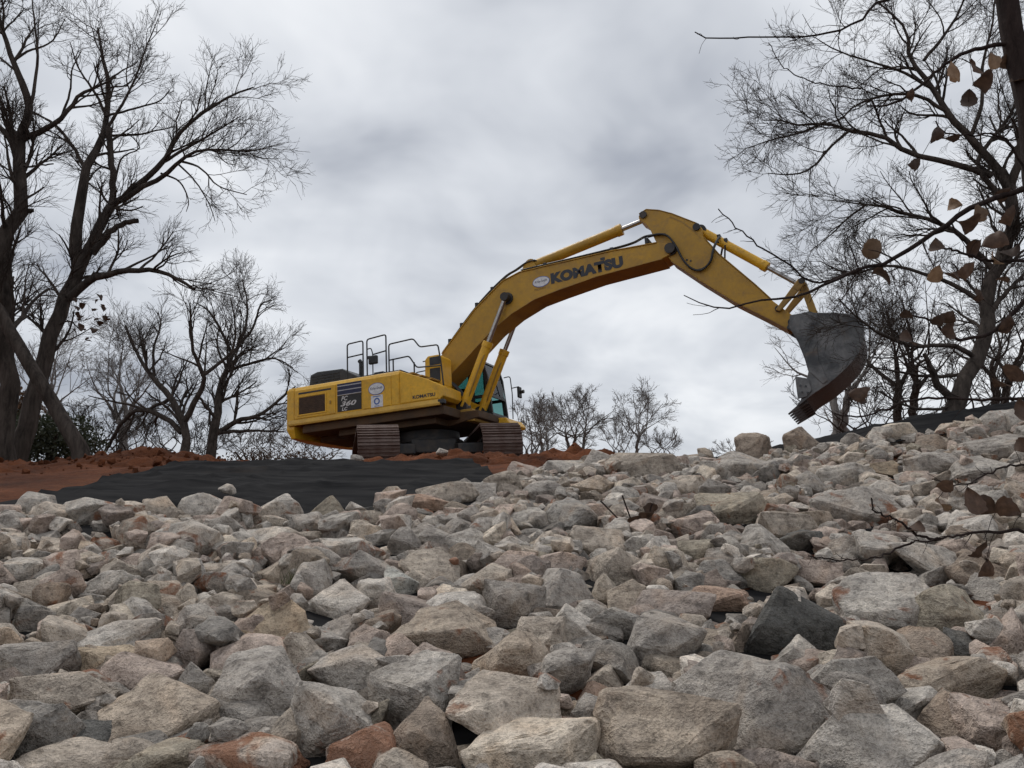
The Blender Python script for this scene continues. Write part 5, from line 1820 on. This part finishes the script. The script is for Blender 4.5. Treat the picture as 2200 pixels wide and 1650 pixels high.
# --- the near oak sapling on the right, its stem outside the frame
rg = np.random.default_rng(51)
SAP = [([(2262, 1700), (2250, 1300), (2245, 900), (2238, 600), (2222, 320), (2185, 110), (2150, -60)], 62, 50, 4.4),
       ([(2240, 395), (2100, 440), (2010, 500), (1938, 543), (1902, 562), (1840, 582), (1758, 618), (1700, 640), (1640, 642), (1560, 661), (1512, 656), (1468, 632)], 15, 2, 4.4),
       ([(2200, 92), (2130, 98), (2069, 115), (2017, 150), (1964, 196), (1909, 226), (1863, 227)], 13, 4, 4.4),
       ([(2160, -30), (2020, -30), (1890, 5), (1850, 40), (1800, 65), (1740, 78), (1660, 80), (1515, 83), (1494, 71)], 9, 2.5, 4.4),
       ([(2245, 1135), (2160, 1142), (2080, 1145), (2010, 1160), (1960, 1165)], 9, 3, 4.3),
       ([(2020, 1158), (1975, 1150), (1925, 1118), (1880, 1098), (1872, 1070)], 7, 3, 4.3),
       ([(1960, 1165), (1908, 1188), (1870, 1200), (1800, 1202), (1738, 1196)], 5, 2.5, 4.3),
       ([(2250, 1440), (2190, 1440), (2100, 1442), (2000, 1447), (1880, 1449)], 8, 2.5, 4.2),
       ([(2190, 1446), (2140, 1500), (2095, 1518), (2060, 1526)], 5, 2, 4.2),
       ([(1998, 1446), (1970, 1428), (1932, 1407)], 3.5, 2, 4.2),
       ([(2245, 560), (2130, 560), (2060, 540), (2010, 530)], 9, 4, 4.2),
       ([(2236, 600), (2150, 700), (2060, 730), (2000, 690), (1960, 680)], 12, 4, 4.2),
       ([(1850, 190), (1770, 182), (1720, 165), (1680, 140), (1652, 92)], 4, 2, 4.4),
       ([(1840, 585), (1750, 606), (1690, 565), (1620, 520), (1585, 490), (1543, 448)], 6, 2.5, 4.4),
       ([(2230, 420), (2160, 300), (2085, 290), (2030, 285), (2010, 262)], 7, 3, 4.3),
       ([(2240, 850), (2120, 860), (1990, 855), (1900, 880), (1850, 895), (1790, 890)], 8, 3, 4.3),
       ([(2245, 1010), (2180, 1000), (2130, 1015), (2070, 1040), (2010, 1030)], 6, 2.5, 4.3)]
sroot = empty('oak_sapling', tuple(at(2262, 1700, 4.4)))
tag(sroot, 'near oak sapling reaching in from the right with brown dead leaves', 'tree')
sb = np.array(sroot.location)
branches = []
for j, (pts_, w0, w1, d0) in enumerate(SAP):
    n_ = len(pts_)
    dv = 0 if j == 0 else rg.uniform(-.35, .1)
    P_ = np.array([at(x, y, d0 + dv * (i / (n_ - 1)) ** 1.2) for i, (x, y) in enumerate(pts_)])
    R_ = np.array([(w0 + (w1 - w0) * (i / (n_ - 1)) ** 0.7) / 2 / FPX * d0 for i in range(n_)])
    sp = smooth_path(np.column_stack([P_, R_]), 6)
    q = resample(sp, 26)
    q[1:, :3] += rg.normal(size=(25, 3)) * 0.004
    v, f = tubes(q[None, :, :3] - sb, q[None, :, 3], 7)
    if j:
        T1, U1 = grow(q[None, :, :3], q[None, :, 3], 11, 5, rg, 0.25, (0.06, 0.16), (0.5, 1.2), 0.15, 0.02, 0.55, 0.0016, 0.05, 0.4)
        v2, f2 = tubes(T1 - sb, U1, 4)
        f = np.vstack([f, f2 + len(v)]); v = np.vstack([v, v2])
    bo = link('stem' if j == 0 else 'branch', np_mesh('branch', v, f, M['twig']), sroot)
    branches.append((bo, q))


def put_leaf(px, py, size_px, tan=False, droop=None):
    """hang a leaf on the branch that passes nearest in the picture"""
    best = None
    for bo, q in branches[1:]:
        pq = proj(q[:, :3])
        d = np.hypot(pq[:, 0] - px, pq[:, 1] - py)
        k = int(np.argmin(d))
        if best is None or d[k] < best[0]:
            best = (d[k], bo, q[k, :3])
    _, bo, anchor = best
    dep = anchor[1] - rg.uniform(0, 0.06)
    c = at(px, py, dep)
    L = size_px / FPX * dep * 0.84
    o = link('leaf', random.choice(LEAVES_T if tan else LEAVES), bo)
    d = Vector(c - anchor)
    if d.length < L * 0.3:
        d = Vector((rg.normal(), rg.normal() * .5, -1.2))
    d = (d.normalized() + Vector((rg.normal() * .35, rg.normal() * .5, -.55 + rg.normal() * .3))).normalized()
    nrm = Vector((rg.normal() * .6, -1.0, rg.normal() * .6)).normalized()
    xax = d.cross(nrm).normalized(); zax = xax.cross(d).normalized()
    m_ = Matrix((xax, d, zax)).transposed().to_4x4()
    start = Vector(c) - d * (L * 0.5)
    m_.translation = start - Vector(sb)
    o.matrix_local = m_ @ Matrix.Diagonal((L * rg.uniform(.75, 1.15), L, L, 1))
    a_ = Vector(anchor - sb); b_ = start - Vector(sb)
    mid_ = (a_ + b_) / 2 + Vector((0, 0, 0.12 * (b_ - a_).length))
    MB().tube([a_, mid_, b_, b_ + d * (L * 0.12)], 0.0016, 5).build('leaf_stalk', M['twig'], bo)
    return o


LEAF_PX = [(2055, 148, 66, 1), (2092, 150, 62, 0), (2108, 185, 66, 0), (2085, 212, 60, 0), (2140, 122, 64, 1), (2175, 130, 60, 0), (2190, 175, 60, 0), (2012, 280, 44, 0),
           (2032, 308, 58, 0), (1962, 200, 36, 0), (1975, 352, 46, 0), (2045, 440, 54, 1), (2110, 452, 56, 1), (2070, 490, 74, 0), (2090, 520, 60, 0), (2012, 532, 54, 0), (2132, 512, 66, 0),
           (2178, 548, 60, 0), (1868, 545, 66, 1), (1888, 604, 76, 0), (2012, 592, 58, 1), (2044, 602, 56, 0), (2088, 582, 56, 0), (2130, 560, 50, 1), (1950, 690, 52, 0), (1944, 735, 66, 0),
           (2060, 708, 70, 0), (2030, 684, 48, 0), (2010, 700, 46, 0), (1836, 846, 54, 0), (1850, 860, 40, 0), (2185, 800, 70, 0), (2192, 885, 74, 0), (2150, 820, 54, 0), (2175, 700, 60, 0),
           (2022, 1060, 64, 0), (2018, 1090, 54, 1), (2085, 1078, 74, 0), (2120, 1096, 66, 0), (2165, 1090, 66, 0), (1972, 1142, 56, 0), (2118, 1185, 66, 0), (2122, 1225, 56, 0), (1958, 1486, 54, 0),
           (2110, 1502, 34, 0), (2196, 960, 50, 0), (2150, 610, 50, 0), (2110, 640, 44, 0), (2185, 460, 60, 0), (2160, 420, 50, 0)]
for x, y, s, t in LEAF_PX:
    put_leaf(x, y, s, bool(t))

# dead leaf cluster hanging on the big left tree
for k in range(34):
    px, py = 150 + 75 * rg.random(), 640 + 95 * rg.random() ** 0.8
    if (px - 150) / 75 + (py - 640) / 95 > 1.5: continue
    c = at(px + (py - 640) * 0.15, py, 16.8 + rg.uniform(-.3, .3))
    o = link('leaf', random.choice(LEAVES), t1)
    m_ = Matrix.Rotation(rg.uniform(0, 6.28), 4, 'Z') @ Matrix.Rotation(rg.uniform(1.2, 2.6), 4, 'X')
    m_.translation = Vector(c) - Vector(t1.location)
    o.matrix_local = m_ @ Matrix.Scale(0.15 * rg.uniform(.7, 1.2), 4)

# --- small dead plant among the rocks and a tuft of grass
c = at(1372, 1112, 6.2)
dr = empty('dead_twig', tuple(c + np.array([0, 0, -0.12])))
tag(dr, 'reddish dead twig sticking up between the rocks below the boom', 'twig')
b0 = np.zeros(3)
for k, (dx_, dz_) in enumerate(((-0.28, 0.16), (-0.12, 0.20), (0.10, 0.14))):
    MB().tube([(0, 0, 0), (dx_ * .5, 0.01, dz_ * .45 + 0.03), (dx_, -0.03, dz_ + 0.08)], 0.006, 5).build('stalk', M['twig'], dr)
for k in range(3):
    o = link('leaf', LEAVES[k], dr)
    o.location = (-0.02 + 0.04 * k, -0.04, 0.03 + 0.03 * k)
    o.rotation_euler = (1.4, 0.4 * k - 0.3, 0.5 * k)
    o.scale = (0.13, 0.16, 0.13)
c = at(632, 1255, 4.6)
gt = MB()
for k in range(46):
    a = rg.uniform(0, 6.28); l_ = rg.uniform(.05, .13); s_ = rg.uniform(.2, .8)
    bx, by = rg.normal() * .03, rg.normal() * .03
    ex, ey = bx + math.cos(a) * l_ * s_, by + math.sin(a) * l_ * s_
    gt.add([(bx - .002, by, 0), (bx + .002, by, 0), (ex, ey, l_)], [(0, 1, 2)])
go_ = gt.build('grass_tuft', M['grass'])
go_.location = tuple(c)
tag(go_, 'small green grass tuft growing between pale rocks at left of centre', 'grass tuft')

cnt_ = {}
for o in bpy.data.objects:
    if o.type == 'MESH':
        k_ = o.name.split('.')[0]
        cnt_[k_] = cnt_.get(k_, 0) + sum(q.loop_total - 2 for q in o.data.polygons)
print(sorted(cnt_.items(), key=lambda q: -q[1])[:8])
print('tris', sum(len(o.data.polygons) * (2 if o.data.polygons and o.data.polygons[0].loop_total == 4 else 1) for o in bpy.data.objects if o.type == 'MESH'))
